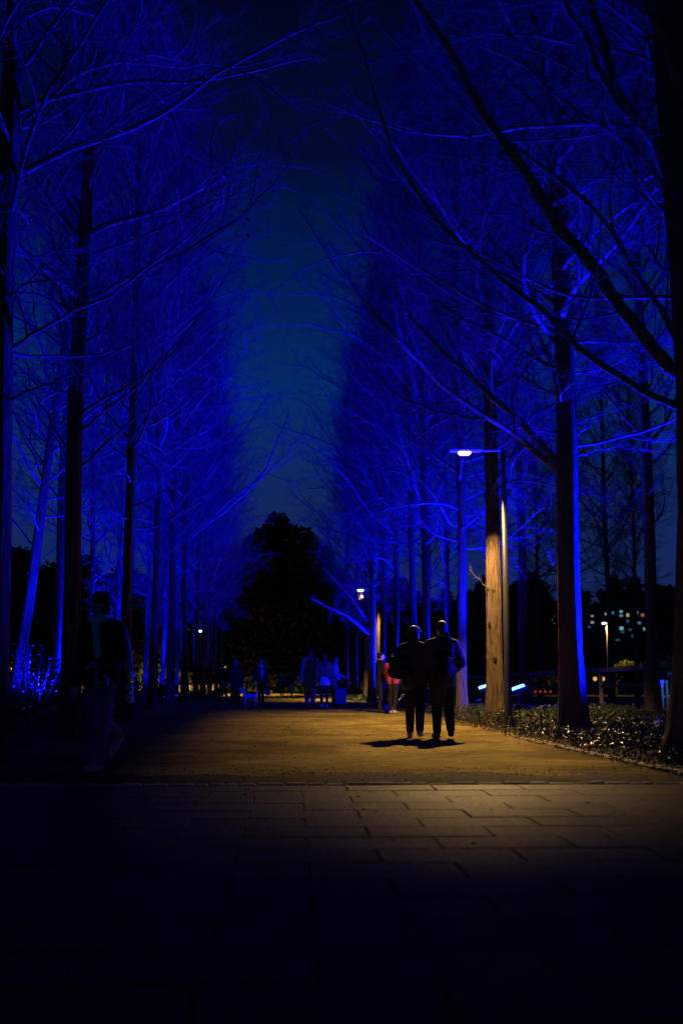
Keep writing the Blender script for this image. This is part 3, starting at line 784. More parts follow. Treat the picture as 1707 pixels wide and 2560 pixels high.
# autumn tree by the far left lamp
d = 146.0
t = thing('autumn_tree', 'sparse tree with orange leaves caught by the far left lamp', 'tree', (LX(60, d), d, g(d)))
r_ = np.random.RandomState(78)
c = np.stack([r_.uniform(-3.4, 3.4, 260), r_.uniform(-2, 2, 260), r_.uniform(1.5, 9.5, 260)], 1)
V, q = leaves_np(c, 0.45, r_, 0.7, 0.2, 0.5)
obj('crown', fast_mesh('crown', [(V, q)]), mat('orange_leaf', (0.42, 0.20, 0.03), 0.6, 0.3, 3), t)
tb = MB().tube([(0, 0, -0.2), (0.1, 0, 4), (0, 0, 9.5)], [0.2, 0.14, 0.03], 8)
for k in range(14):
    a = k * 2.4; zz = 2.0 + 0.45 * k
    tb.tube([(0.05, 0, zz), (2.0 * math.cos(a), 1.4 * math.sin(a), zz + 0.7), (3.2 * math.cos(a), 2.0 * math.sin(a), zz + 1.6)], [0.06, 0.04, 0.015], 5)
tb.build('trunk', M['bark'], t)

# far apartment block with lit windows
D = 600.0; s6 = F / D
t = thing('apartment_block', 'far dark apartment block with scattered lit windows, right of the thick tree', 'building', (LX(1475, D), D, g(D)))
zb = g(D)
wd = 330 / s6; hh = P(0, 1516, D)[2] - zb
MB().box((0, 7, hh / 2 - 1), (wd, 12, hh + 2), 0).build('wall', M['facade'], t)
MB().box((0, 7, hh + 0.3), (wd + 0.8, 12.8, 0.6), 0).box((-wd * 0.2, 8, hh + 2.0), (6, 6, 3.4), 0).box((wd * 0.25, 8, hh + 2.0), (6, 6, 3.4), 0).build('roof', M['facade'], t)
lit = [(160, 170, 0), (150, 215, 1), (170, 245, 2), (165, 365, 3), (30, 290, 3), (30, 345, 3), (572, 175, 1), (572, 245, 1), (540, 295, 4), (728, 152, 1), (795, 140, 3), (890, 125, 0), (890, 170, 3),
       (962, 165, 2), (1060, 142, 1), (1058, 188, 3), (1125, 165, 5), (962, 230, 4), (1087, 250, 3), (735, 337, 3), (893, 310, 0), (988, 325, 4), (1050, 325, 3), (1060, 375, 4), (1152, 320, 0), (850, 438, 4), (1055, 460, 4), (905, 350, 4), (1010, 400, 4)]
wc = [((0.25, 0.9, 0.85), 1.1), ((0.55, 0.95, 0.75), 0.75), ((1.0, 0.75, 0.25), 1.1), ((0.18, 0.55, 0.75), 0.75), ((0.12, 0.4, 0.55), 0.4), ((1.0, 0.55, 0.4), 0.5)]
wm = [mat('lit_window', (0.3, 0.3, 0.3), 0.4, emit=c_, es=e_ * 0.42) for c_, e_ in wc]
pw = MB().box((0, 0, 0), (2.0, 0.12, 1.7)).mesh('pane'); fwm = MB().box((0, 0, 0.98), (2.3, 0.25, 0.16)).box((0, 0, -0.98), (2.3, 0.25, 0.16)).box((-1.09, 0, 0), (0.14, 0.25, 1.8)).box((1.09, 0, 0), (0.14, 0.25, 1.8)).mesh('window'); fwm.materials.append(M['facade'])
pms = []
for m_ in wm + [M['pane_dark']]:
    c_ = pw.copy(); c_.materials.append(m_); pms.append(c_)
spots = []
for zx, zy, k in lit:
    p = P(1350 + zx * 0.2277, 1500 + zy * 0.2277, D)
    spots.append((p[0] - LX(1475, D), p[2] - zb, k))
for cx in range(-10, 11):
    for cz in range(3, 13):
        a_, b_ = cx * 3.4, cz * 3.0 + 1.6
        if b_ < hh - 1 and (cx + cz) % 2 and all(abs(a_ - u_) > 2.6 or abs(b_ - v_) > 2.4 for u_, v_, _ in spots): spots.append((a_, b_, 6))
for a_, b_, k in spots:
    w_ = obj('window', fwm, None, t, (a_, 0.92, b_))
    pn_ = obj('pane', pms[k], None, w_, (0, 0.03, 0))
    pn_.scale = (rr.uniform(0.45, 1.0), 1, rr.uniform(0.5, 1.0))
# far wooded skyline
r_ = np.random.RandomState(500)
n = 16000
px = r_.uniform(-900, 2600, n); dd = r_.uniform(720, 800, n)
topz = (205 + 26 * np.sin(px * 0.021) + 18 * np.sin(px * 0.057 + 1) + 10 * np.sin(px * 0.13 + 2)) * dd / F
zz = topz * r_.uniform(0, 1, n) ** 0.45
V, q = leaves_np(np.stack([(px - 853) / F * dd, dd, zz - 2.0], 1), 9.0, r_, 0.8, 0.2, 0.7)
o = obj('far_wood', fast_mesh('far_wood', [(V, q)]), M['evergreen'])
tag(o, 'black far off wooded skyline behind everything', 'wood', kind='stuff')

# rail beyond the trees
RA = Vector(P(1612, 1669, 28)); RB = Vector(P(1150, 1695, 45))
t = thing('handrail', 'low wooden handrail on posts behind the right tree row', 'handrail', (RA.x, RA.y, g(28)))
o_ = Vector(t.location)
nseg = 6
for i in range(nseg):
    a = RA.lerp(RB, i / nseg) - o_; b = RA.lerp(RB, (i + 1) / nseg) - o_
    dd = b - a; L = dd.length
    Mx = dd.to_track_quat('Y', 'Z').to_matrix()
    MB().box((a + b) / 2, (0.10, L - 0.012, 0.11), 0.01, Mx).build('rail', M['rail'], t)
    MB().box((a.x, a.y, (a.z - 0.07 + g(30) - o_.z) / 2 - 0.05), (0.09, 0.09, max(0.2, a.z + 0.04)), 0.01).build('post', M['rail'], t)
    MB().box((a + b) / 2 - Vector((0, 0, 0.42)), (0.05, L - 0.012, 0.07), 0.01, Mx).build('lower_rail', M['black'], t)
p = P(1641, 1660, 27.6)
t = thing('utility_box', 'flat topped box at the right end of the handrail', 'box', (p[0], p[1], 0))
MB().box((0, 0, p[2] - 0.0), (0.50, 0.32, 0.15), 0.012).build('lid', M['rail'], t)
MB().box((0, 0, (p[2] - 0.08) / 2), (0.42, 0.26, p[2] - 0.08), 0.008).build('cabinet', M['black'], t)
# slatted white crate with the floodlight in front of it
p = P(1646, 1783, 26.6)
t = thing('slatted_panel', 'white slatted panel flooded with blue light at the right edge', 'panel', (p[0], p[1], 0.0), R(-12))
for k in range(5):
    MB().box((-0.20 + 0.10 * k, 0, 0.48), (0.055, 0.02, 0.72), 0.004).build('slat', M['whitepaint'], t)
for z in (0.16, 0.46, 0.80):
    MB().box((0, 0.022, z), (0.48, 0.02, 0.06), 0.004).build('crosspiece', M['whitepaint'], t)
floodlight(LX(1676, 26.0), 26.0, 0.52, (-0.72, 0.60, 0.45), 'bright blue floodlight against the white slatted panel at the right edge', True, 0.6, cone=76)

# small far lights
def marker(label, px, py, d, m_, r=0.05, n=1, gap=0.3, h=None):
    p = P(px, py, d)
    t = thing('marker_light', label, 'light', (p[0], p[1], g(d)), 0, 'small far lights')
    z = p[2] - g(d)
    for k in range(n):
        x = (k - (n - 1) / 2) * gap
        MB().tube([(x, 0, -0.05), (x, 0, z - r)], [0.02, 0.02], 6).build('stem', M['black'], t)
        MB().tube([(x, 0, z - r), (x, 0, z - r * 0.5), (x, 0, z + r * 0.5), (x, 0, z + r)], [r * 0.6, r, r, r * 0.6], 10).build('globe', m_, t)
mo = mat('glow_orange', (0.5, 0.3, 0.1), 0.4, emit=(1.0, 0.55, 0.12), es=0.8)
mr_ = mat('glow_red', (0.5, 0.1, 0.05), 0.4, emit=(1.0, 0.12, 0.03), es=0.25)
mw = mat('glow_white', (0.5, 0.5, 0.5), 0.4, emit=(0.6, 0.8, 1.0), es=0.8)
marker('row of small orange lights under the handrail, right of the thick tree', 1506, 1697, 80, mo, 0.13, 3, 0.55)
marker('row of dull red lights under the handrail, left of the thick tree', 1356, 1729, 60, mr_, 0.06, 4, 0.26)
marker('small warm light by the distant left lamp post', 562, 1667, 120, mo, 0.12)
marker('small warm light at the end of the path', 727, 1676, 130, mo, 0.14)
marker('small warm light low behind the second street lamp', 914, 1684, 90, mo, 0.10)
marker('small cold white light left of the distant left lamp post', 504, 1669, 140, mw, 0.13)

# ------------------------------------------------------------------ shrubs
def shrub(label, x, y, h, w, n, seed, size=0.075):
    r_ = np.random.RandomState(seed)
    t = thing('shrub', label, 'shrub', (x, y, g(y)), 0, 'glossy shrubs under the left trees')
    stems = MB(); cs = []
    for k in range(16):
        a = r_.uniform(0, 6.28); rr_ = w * 0.5 * r_.uniform(0.1, 1); top = h * r_.uniform(0.55, 1.0)
        e = np.array([rr_ * math.cos(a), rr_ * math.sin(a), top])
        stems.tube([(0.1 * e[0], 0.1 * e[1], -0.05), (0.7 * e[0], 0.7 * e[1], top * 0.5), tuple(e)], [0.012, 0.009, 0.004], 5)
        u = r_.uniform(0.2, 1, n // 16)[:, None]
        b = np.array([0.1 * e[0], 0.1 * e[1], 0]) * (1 - u) + e * u
        cs.append(b + r_.normal(0, 0.085, b.shape))
    V, q = leaves_np(np.concatenate(cs), size, r_, 0.8, 0.15, 0.5)
    stems.build('stem', M['twig'], t)
    o = obj('foliage', fast_mesh('foliage', [(V, q)]), M['gloss'], t)
shrub('glossy leafed shrub glinting blue at the far left edge', LX(78, 25.6), 25.6, 1.7, 1.8, 700, 1, 0.06)
shrub('glossy leafed shrub between the blue forked trunk and the walking person', LX(140, 29), 29, 1.5, 1.0, 900, 2)
shrub('small glossy shrub at the foot of the left back row', LX(415, 58), 58, 1.1, 1.2, 700, 3, 0.12)
shrub('small glossy shrub beside the walking person, under the left trees', LX(352, 38), 38, 1.2, 0.7, 500, 4)

# ------------------------------------------------------------------ people
def cap_parts(p0, r0, p1, r1, n=12, m=4):
    p0 = Vector(p0); p1 = Vector(p1); ax = p1 - p0
    if ax.length < 1e-5: ax = Vector((0, 0, 1e-4)); p1 = p0 + ax
    u = ax.normalized(); q = u.to_track_quat('Z', 'Y').to_matrix()
    rings = []
    for i in range(1, m + 1):
        a = -math.pi / 2 + (math.pi / 2) * i / m
        rings.append((p0 + u * (r0 * math.sin(a)), r0 * math.cos(a)))
    for i in range(0, m):
        a = (math.pi / 2) * i / m
        rings.append((p1 + u * (r1 * math.sin(a)), r1 * math.cos(a)))
    V = [tuple(p0 - u * r0)]
    for c, r in rings:
        for k in range(n):
            a = 2 * math.pi * k / n
            V.append(tuple(c + q @ Vector((r * math.cos(a), r * math.sin(a), 0))))
    V.append(tuple(p1 + u * r1))
    Fc = [(0, 1 + (k + 1) % n, 1 + k) for k in range(n)]
    for i in range(len(rings) - 1):
        for k in range(n):
            a = 1 + i * n + k; b = 1 + i * n + (k + 1) % n
            Fc.append((a, b, b + n, a + n))
    last = len(V) - 1; s = 1 + (len(rings) - 1) * n
    Fc += [(s + k, s + (k + 1) % n, last) for k in range(n)]
    return V, Fc
def ell_parts(c, r, M3=None):
    V, Fc = cap_parts((0, 0, -1e-4), 1, (0, 0, 1e-4), 1, 14, 6)
    V = [Vector((v[0] * r[0], v[1] * r[1], v[2] * r[2])) for v in V]
    if M3 is not None: V = [M3 @ v for v in V]
    return [tuple(v + Vector(c)) for v in V], Fc

def blob(name, parts, voxel, m, parent, smooth=4, loc=None):
    """union of capsules and ellipsoids, remeshed into one continuous skin"""
    mb = MB()
    for p in parts:
        if p[0] == 'c': V, Fc = cap_parts(*p[1:5])
        else: V, Fc = ell_parts(*p[1:])
        mb.add(V, Fc)
    tmp = bpy.data.objects.new('tmp', mb.mesh('tmp')); C.objects.link(tmp)
    a = tmp.modifiers.new('r', 'REMESH'); a.mode = 'VOXEL'; a.voxel_size = voxel
    b = tmp.modifiers.new('s', 'SMOOTH'); b.factor = 0.5; b.iterations = smooth
    dg = bpy.context.evaluated_depsgraph_get()
    me = bpy.data.meshes.new_from_object(tmp.evaluated_get(dg))
    bpy.data.objects.remove(tmp)
    me.name = name
    me.polygons.foreach_set('use_smooth', [True] * len(me.polygons))
    return obj(name, me, m, parent, loc)

MAT_SKIN = mat('skin', (0.48, 0.30, 0.22), 0.55, 0.08, 20)
def cloth(name, c, rough=0.85): return mat(name, c, rough, 0.22, 30, 0.25, 220, spec=0.2, bdist=0.004)
FAB = {k: cloth('fabric_' + k, c) for k, c in dict(black=(0.012, 0.011, 0.012), charcoal=(0.045, 0.043, 0.04), navy=(0.015, 0.018, 0.035), jeans=(0.09, 0.12, 0.22), pale=(0.55, 0.55, 0.58), denim=(0.10, 0.13, 0.24),
       bluegrey=(0.11, 0.13, 0.17), beige=(0.30, 0.26, 0.22), rose=(0.20, 0.10, 0.085), white=(0.55, 0.55, 0.58), pink=(0.36, 0.035, 0.06), brown=(0.05, 0.03, 0.02), grey=(0.16, 0.15, 0.16), bluecase=(0.06, 0.08, 0.30)).items()}
HAIR = mat('hair', (0.012, 0.009, 0.008), 0.5, 0.3, 60, 0.4, 200)
SOLE = cloth('shoe_dark', (0.02, 0.018, 0.018)); SHOE_W = cloth('shoe_pale', (0.50, 0.40, 0.40))

def person(label, x, y, h, face, legs, arms, top='black', trousers='black', hem=0.47, wide=1.0, tw=1.0, head_yaw=0.0, hair='short', hat=None, scarf=None, skirt=None, shoes=None,
           vox=0.02, long_coat=None, quilt=False, glasses=False, lean=0.0, coat_col=None):
    """face: direction the body faces (0 = away from the camera); legs ((thigh, knee),(thigh, knee)) left/right in degrees; arms ((fwd, out, elbow, inward), ...)"""
    t = thing('person', label, 'person', (x, y, g(y) + 0.02), face, 'people on the path')
    S = lambda deg: math.sin(R(deg)); K = lambda deg: math.cos(R(deg))
    J = {}
    hipz = 0.53 * h
    lowest = 9
    for i, sd in enumerate((-1, 1)):
        th, kn = legs[i][0], legs[i][1]
        hip = Vector((sd * 0.045 * h, 0, hipz)); tl = 0.245 * h
        knee = hip + Vector((sd * 0.003 * h, S(th) * tl, -K(th) * tl))
        ank = knee + Vector((0, S(th - kn) * tl, -K(th - kn) * tl))
        pitch = min(25, th - kn + 6) if kn > 25 else 0
        toe = ank + Vector((sd * 0.012 * h, 0.105 * h * K(pitch), -0.026 * h + 0.105 * h * S(min(0, pitch) if kn > 25 else 0)))
        heel = ank + Vector((0, -0.022 * h, -0.022 * h))
        J[i] = (hip, knee, ank, toe, heel)
        lowest = min(lowest, toe.z - 0.022 * h, heel.z - 0.022 * h)
    dz = Vector((0, 0, -lowest))
    for i in (0, 1): J[i] = tuple(v + dz for v in J[i])
    pel = Vector((0, 0, hipz)) + dz
    def up(zf, yy=0.0, xx=0.0):       # point on the upper body, leaning forward
        zz = zf * h - hipz
        return pel + Vector((xx * h, yy * h + S(lean) * zz, K(lean) * zz))
    A = {}
    for i, sd in enumerate((-1, 1)):
        f, out, el, inw = arms[i]
        sh = up(0.792, 0, sd * 0.102)
        ul, fl = 0.172 * h, 0.150 * h
        e = sh + Vector((sd * S(out) * ul, S(f) * K(out) * ul, -K(f) * K(out) * ul))
        ff = f + el
        w = e + Vector((sd * S(out - inw) * fl, S(ff) * K(out - inw) * fl, -K(ff) * K(out - inw) * fl))
        A[i] = (sh, e, w)
    hy = R(head_yaw)
    Hm = Matrix.Rotation(hy, 3, 'Z')
    hc = up(0.928, 0.012)
    def hp(x_, y_, z_): return hc + Hm @ Vector((x_ * h, y_ * h, z_ * h))
    # body: one continuous skin
    B = [('e', hp(0, 0, 0.004), (0.043 * h, 0.053 * h, 0.060 * h), Hm), ('e', hp(0, 0.020, -0.030), (0.031 * h, 0.034 * h, 0.036 * h), Hm), ('c', hp(0, 0.050, 0.0), 0.006 * h, hp(0, 0.062, -0.016), 0.0095 * h),
         ('e', hp(0.044, -0.004, -0.008), (0.006 * h, 0.012 * h, 0.017 * h), Hm), ('e', hp(-0.044, -0.004, -0.008), (0.006 * h, 0.012 * h, 0.017 * h), Hm), ('c', hp(-0.012, 0.052, -0.036), 0.006 * h, hp(0.012, 0.052, -0.036), 0.006 * h),
         ('c', hp(-0.02, 0.047, 0.012), 0.007 * h, hp(0.02, 0.047, 0.012), 0.007 * h),
         ('c', up(0.80), 0.032 * h, up(0.90, 0.004), 0.030 * h), ('c', A[0][0], 0.040 * h, A[1][0], 0.040 * h),
         ('c', up(0.75, 0, -0.04), 0.062 * h, up(0.58, 0, -0.03), 0.056 * h), ('c', up(0.75, 0, 0.04), 0.062 * h, up(0.58, 0, 0.03), 0.056 * h), ('c', J[0][0], 0.058 * h, J[1][0], 0.058 * h), ('c', up(0.60), 0.06 * h, pel, 0.06 * h)]
    for i, sd in enumerate((-1, 1)):
        hip, knee, ank, toe, heel = J[i]; sh, e, w = A[i]
        B += [('c', hip, 0.056 * h, knee, 0.034 * h), ('c', knee, 0.034 * h, ank, 0.021 * h), ('c', heel, 0.019 * h, toe, 0.015 * h), ('c', ank, 0.02 * h, heel, 0.02 * h), ('c', sh, 0.034 * h, e, 0.025 * h), ('c', e, 0.025 * h, w, 0.017 * h)]
        fd = (w - e).normalized(); sidev = fd.cross(Vector((0, 0, 1)) if abs(fd.z) < 0.9 else Vector((0, 1, 0))).normalized(); nv = fd.cross(sidev)
        pal = w + fd * 0.045 * h
        B.append(('c', w, 0.015 * h, pal, 0.019 * h))
        for k, (o1, l1) in enumerate(((-0.017, 0.036), (-0.006, 0.044), (0.006, 0.041), (0.016, 0.031))):
            b0 = pal + sidev * o1 * h; b1 = b0 + fd * l1 * 0.6 * h + nv * 0.006 * h; b2 = b1 + fd * l1 * 0.4 * h + nv * 0.018 * h
            B += [('c', b0, 0.0062 * h, b1, 0.0056 * h), ('c', b1, 0.0056 * h, b2, 0.0048 * h)]
        tb0 = w + fd * 0.015 * h + sidev * -0.014 * h; tb1 = tb0 + fd * 0.025 * h - sidev * 0.018 * h + nv * 0.008 * h
        B += [('c', tb0, 0.0075 * h, tb1, 0.0062 * h), ('c', tb1, 0.0062 * h, tb1 + fd * 0.018 * h + nv * 0.008 * h, 0.0055 * h)]
    body = blob('body', B, min(vox, 0.014) if vox < 0.02 else vox * 0.8, MAT_SKIN, t, 2)
    # trousers
    T = [('c', J[0][0], 0.066 * h, J[1][0], 0.066 * h), ('c', up(0.60), 0.068 * h, pel, 0.066 * h)]
    for i in (0, 1):
        hip, knee, ank, toe, heel = J[i]
        end = knee.lerp(ank, 0.93)
        T += [('c', hip, 0.062 * h, knee, 0.041 * h * tw), ('c', knee, 0.041 * h * tw, end, 0.031 * h * tw)]
    blob('trousers', T, vox, FAB[trousers], t)
    for i in (0, 1):
        hip, knee, ank, toe, heel = J[i]
        blob('shoe', [('c', heel, 0.026 * h, toe, 0.0215 * h), ('c', ank, 0.024 * h, heel, 0.026 * h), ('c', heel.lerp(toe, 0.55), 0.027 * h, toe, 0.022 * h)], vox * 0.8, shoes or SOLE, t, 2)
    # coat
    hz_ = hem
    W = wide
    Cc = [('c', A[0][0], 0.046 * h * W, A[1][0], 0.046 * h * W), ('c', up(0.765, 0, -0.048), 0.070 * h * W, up(hz_ + 0.05, 0, -0.042), 0.066 * h * W), ('c', up(0.765, 0, 0.048), 0.070 * h * W, up(hz_ + 0.05, 0, 0.042), 0.066 * h * W),
          ('c', up(0.80, -0.01), 0.045 * h, up(0.845), 0.036 * h), ('c', up(0.835, -0.005, -0.02), 0.034 * h, A[0][0], 0.046 * h * W), ('c', up(0.835, -0.005, 0.02), 0.034 * h, A[1][0], 0.046 * h * W)]
    for i in (0, 1):
        sh, e, w = A[i]
        Cc += [('c', sh, 0.047 * h * W, e, 0.039 * h * W), ('c', e, 0.039 * h * W, w, 0.028 * h * W)]
    jk = blob('jacket', Cc, vox, FAB[top], t)
    if quilt:
        for k in range(7):
            zz = hz_ + 0.015 + 0.033 * k
            c = up(zz)
            pts = [(c.x + 0.100 * h * W * math.cos(a), c.y + 0.062 * h * W * math.sin(a), c.z + 0.004 * math.sin(5 * a)) for a in np.linspace(0, 2 * math.pi, 25)]
            MB().tube(pts, [0.014] * 25, 6, False).build('quilt_roll', FAB[top], jk, smooth=True)
    if skirt:
        sk = []
        for a in np.linspace(0, 6.28, 9):
            sk.append(('c', pel + Vector((0.05 * h * math.cos(a), 0.03 * h * math.sin(a), 0)), 0.05 * h, pel + Vector((0.085 * h * math.cos(a), 0.06 * h * math.sin(a), -skirt[1] * h)), 0.035 * h))
        blob('skirt', sk, vox, FAB[skirt[0]], t)
    if long_coat:
        sk = []
        for a in np.linspace(0, 6.28, 9):
            sk.append(('c', up(hz_ + 0.12, 0, 0) + Vector((0.06 * h * math.cos(a), 0.03 * h * math.sin(a), 0)), 0.05 * h, pel + Vector((0.075 * h * math.cos(a), 0.05 * h * math.sin(a), -(0.53 - long_coat) * h)), 0.035 * h))
        blob('coat_skirt', sk, vox, FAB[top], t)
    # hair, hat, scarf
    if hair:
        Hh = [('e', hp(0, -0.010, 0.020), (0.049 * h, 0.056 * h, 0.056 * h), Hm), ('e', hp(0, -0.026, -0.005), (0.045 * h, 0.040 * h, 0.05 * h), Hm)]
        if hair == 'long': Hh += [('c', hp(0, -0.035, 0.0), 0.042 * h, hp(0, -0.052, -0.13), 0.036 * h), ('c', hp(0.015, -0.045, -0.1), 0.036 * h, hp(0.012, -0.06, -0.17), 0.026 * h)]
        if hair == 'braid': Hh += [('c', hp(0.025, -0.04, -0.03), 0.024 * h, hp(0.05, -0.062, -0.10), 0.019 * h), ('c', hp(0.05, -0.062, -0.10), 0.018 * h, hp(0.06, -0.07, -0.20), 0.011 * h)]
        if hair == 'bob': Hh += [('c', hp(-0.028, -0.022, -0.01), 0.034 * h, hp(-0.03, -0.022, -0.065), 0.026 * h), ('c', hp(0.028, -0.022, -0.01), 0.034 * h, hp(0.03, -0.022, -0.065), 0.026 * h)]
        hr = blob('hair', Hh, vox * 0.8, HAIR, t, 2)
    if hat == 'cap':
        blob('cap', [('e', hp(0, -0.003, 0.032), (0.055 * h, 0.062 * h, 0.042 * h), Hm), ('c', hp(-0.02, 0.055, 0.022), 0.010 * h, hp(0.02, 0.055, 0.022), 0.010 * h), ('c', hp(-0.012, 0.085, 0.017), 0.008 * h, hp(0.012, 0.085, 0.017), 0.008 * h)], vox * 0.7, FAB['charcoal'], t, 2)
    if hat == 'beanie':
        blob('beanie', [('e', hp(0, -0.006, 0.035), (0.054 * h, 0.062 * h, 0.048 * h), Hm), ('e', hp(0, -0.006, 0.018), (0.056 * h, 0.064 * h, 0.018 * h), Hm)], vox * 0.7, FAB['black'], t, 2)
    if scarf:
        blob('scarf', [('c', hp(-0.04, 0.0, -0.075), 0.028 * h, hp(0.04, 0.0, -0.07), 0.030 * h), ('c', hp(-0.035, 0.03, -0.085), 0.026 * h, hp(0.035, 0.03, -0.08), 0.026 * h), ('c', hp(-0.03, -0.035, -0.07), 0.026 * h, hp(0.03, -0.035, -0.07), 0.026 * h),
                       ('c', hp(-0.02, 0.05, -0.09), 0.022 * h, up(0.62, 0.075, -0.03), 0.024 * h)], vox, FAB[scarf], t)
    if glasses:
        gl = MB()
        for sd in (-1, 1):
            pts = [hp(sd * 0.019 + 0.014 * math.cos(a), 0.058, 0.004 + 0.012 * math.sin(a)) for a in np.linspace(0, 6.28, 13)]
            gl.tube(pts, [0.0028] * 13, 6, False)
            gl.tube([hp(sd * 0.033, 0.056, 0.006), hp(sd * 0.046, 0.0, 0.006)], [0.0025] * 2, 5)
        gl.build('glasses', mat('metal_frame', (0.5, 0.5, 0.5), 0.2, metal=1.0), t)
        for sd in (-1, 1):
            blob('eye', [('e', hp(sd * 0.019, 0.042, 0.004), (0.0075 * h, 0.0065 * h, 0.006 * h))], 0.005, mat('eye_white', (0.6, 0.6, 0.6), 0.2), t, 1)
    return t, A, up, hp

def feet_xy(px, py):
    d = CAM_Z * F / (py - 1690.0)
    for _ in range(8):
        d = (CAM_Z - g(d)) * F / (py - 1690.0)
    return LX(px, d), d

# near walker on the left, coming towards the camera's left
x, y = LX(262, 11.3), 11.3
pn = person('walking person in dark coat, pale scarf and glasses with a bag, near left', x, y, 1.73, R(158), ((14, 6), (-6, 62)), ((10, 20, 66, 48), (2, 7, 24, 8)), 'black', 'denim', 0.47, 1.10, 1.25, -22, 'bob', 'beanie', 'pale', None, SHOE_W, 0.012, None, False, True, 3)
# couple seen from behind
x1, y1 = LX(1034, 17.1), 17.1
person('woman in cap, dark jacket and slim jeans, left of the couple seen from behind', x1, y1, 1.66, R(-6), ((15, 8), (-12, 14)), ((-8, 30, 60, 52), (4, 22, 30, 55)), 'charcoal', 'navy', 0.44, 1.12, 1.15, -38, 'bob', 'cap', None, None, SHOE_W, 0.012)
x2, y2 = LX(1102, 17.0), 17.0
person('person in long quilted dark coat with a braid, right of the couple seen from behind', x2, y2, 1.71, R(4), ((2, 2), (-8, 16)), ((4, 10, 30, 20), (-4, 22, 62, 45)), 'charcoal', 'black', 0.42, 1.15, 1.2, 20, 'braid', None, None, None, None, 0.012, 0.29, True)
# far couple
xa, ya = LX(776, 34), 34.0
person('man in blue grey sweater and pale baggy trousers walking away, left of the far couple', xa, ya, 1.72, R(2), ((10, 4), (-12, 14)), ((-10, 12, 12, 4), (8, 12, 12, 4)), 'bluegrey', 'beige', 0.50, 1.05, 1.35, 15, 'short', vox=0.02)
xb, yb = LX(811, 33.6), 33.6
person('woman with long dark hair, rose top and white skirt, right of the far couple', xb, yb, 1.57, R(0), ((-6, 12), (8, 4)), ((-4, 12, 20, 6), (6, 12, 20, 6)), 'rose', 'black', 0.50, 1.0, 0.85, 0, 'long', None, None, ('white', 0.10), SHOE_W, 0.02)
xc, yc = LX(838, 36.5), 36.5
person('woman in pale patterned jacket standing beside a blue suitcase', xc, yc, 1.56, R(-95), ((2, 2), (-3, 4)), ((10, 10, 60, 10), (4, 14, 40, 10)), 'white', 'grey', 0.47, 1.05, 1.2, 0, 'short', 'beanie', None, None, None, 0.02)
# dark figures left of the far couple
xd, yd = LX(592, 38), 38.0
person('person in long black coat with blue lit face, holding a white dog\'s lead', xd, yd, 1.52, R(200), ((3, 2), (-3, 3)), ((5, 10, 20, 5), (8, 12, 25, 4)), 'black', 'black', 0.45, 1.08, 1.0, -10, 'short', vox=0.02, long_coat=0.16)
xe, ye = LX(655, 38), 38.0
person('person in dark suit and pale shirt carrying a bag, left of the far couple', xe, ye, 1.52, R(170), ((6, 3), (-5, 6)), ((4, 10, 12, 4), (2, 12, 10, 4)), 'navy', 'black', 0.47, 1.0, 1.0, 12, 'short', scarf='pale', vox=0.02)
xf, yf = LX(561, 47), 47.0
person('dark figure at the left edge of the lit path', xf, yf, 1.60, R(30), ((12, 4), (-12, 16)), ((-10, 8, 15, 2), (10, 8, 15, 2)), 'black', 'charcoal', 0.47, 1.0, 1.0, 0, 'short', vox=0.03)
xg, yg = LX(730, 70), 70.0
person('far person in dark top and white trousers', xg, yg, 1.55, R(150), ((6, 3), (-6, 8)), ((10, 14, 40, 10), (10, 14, 40, 10)), 'navy', 'white', 0.50, 1.1, 1.0, 0, 'bob', vox=0.035)
xh, yh = LX(707, 74), 74.0
person('far person in blue grey jacket left of the one in white trousers', xh, yh, 1.58, R(180), ((4, 3), (-4, 5)), ((4, 10, 20, 4), (4, 10, 20, 4)), 'bluegrey', 'black', 0.45, 1.1, 1.0, 0, 'short', vox=0.035)
# group behind the near couple
xi, yi = LX(950, 28.6), 28.6
person('person in long black coat just left of the near couple, facing right', xi, yi, 1.50, R(-70), ((3, 2), (-4, 4)), ((20, 8, 40, 4), (10, 8, 30, 4)), 'black', 'black', 0.45, 1.05, 1.0, 0, 'short', vox=0.02, long_coat=0.36)
xj, yj = LX(981, 28.0), 28.0
person('person in bright pink top pushing a pram, half hidden by the near couple', xj, yj, 1.45, R(-20), ((4, 3), (-5, 8)), ((25, 14, 40, 4), (25, 14, 40, 4)), 'pink', 'black', 0.47, 1.05, 1.0, 0, 'long', vox=0.02, shoes=SHOE_W)

# ------------------------------------------------------------------ things people carry
def at(x, y, z=0.0): return (x, y, g(y) + z)
# shoulder bag of the woman in the couple
t = thing('shoulder_bag', 'dark shoulder bag hanging at the left side of the couple', 'bag', at(x1 - 0.22, y1 - 0.10, 0.93))
blob('bag_body', [('c', (-0.09, 0, 0.06), 0.10, (0.10, 0, 0.04), 0.11), ('c', (-0.10, 0, 0.22), 0.075, (0.09, 0, 0.25), 0.075)], 0.014, FAB['black'], t)
MB().tube([(-0.10, 0, 0.26), (0.0, -0.02, 0.38), (0.08, 0.0, 0.46), (0.10, 0.10, 0.48)], [0.012] * 4, 6).build('strap', FAB['charcoal'], t)
t = thing('backpack', 'black backpack on the right person of the couple', 'backpack', at(x2 + 0.02, y2 - 0.19, 0.86))
blob('bag_body', [('c', (-0.09, 0, 0.05), 0.085, (0.09, 0, 0.05), 0.085), ('c', (-0.08, 0, 0.36), 0.075, (0.08, 0, 0.36), 0.075), ('c', (0, -0.03, 0.2), 0.11, (0, -0.03, 0.1), 0.11)], 0.014, FAB['black'], t)
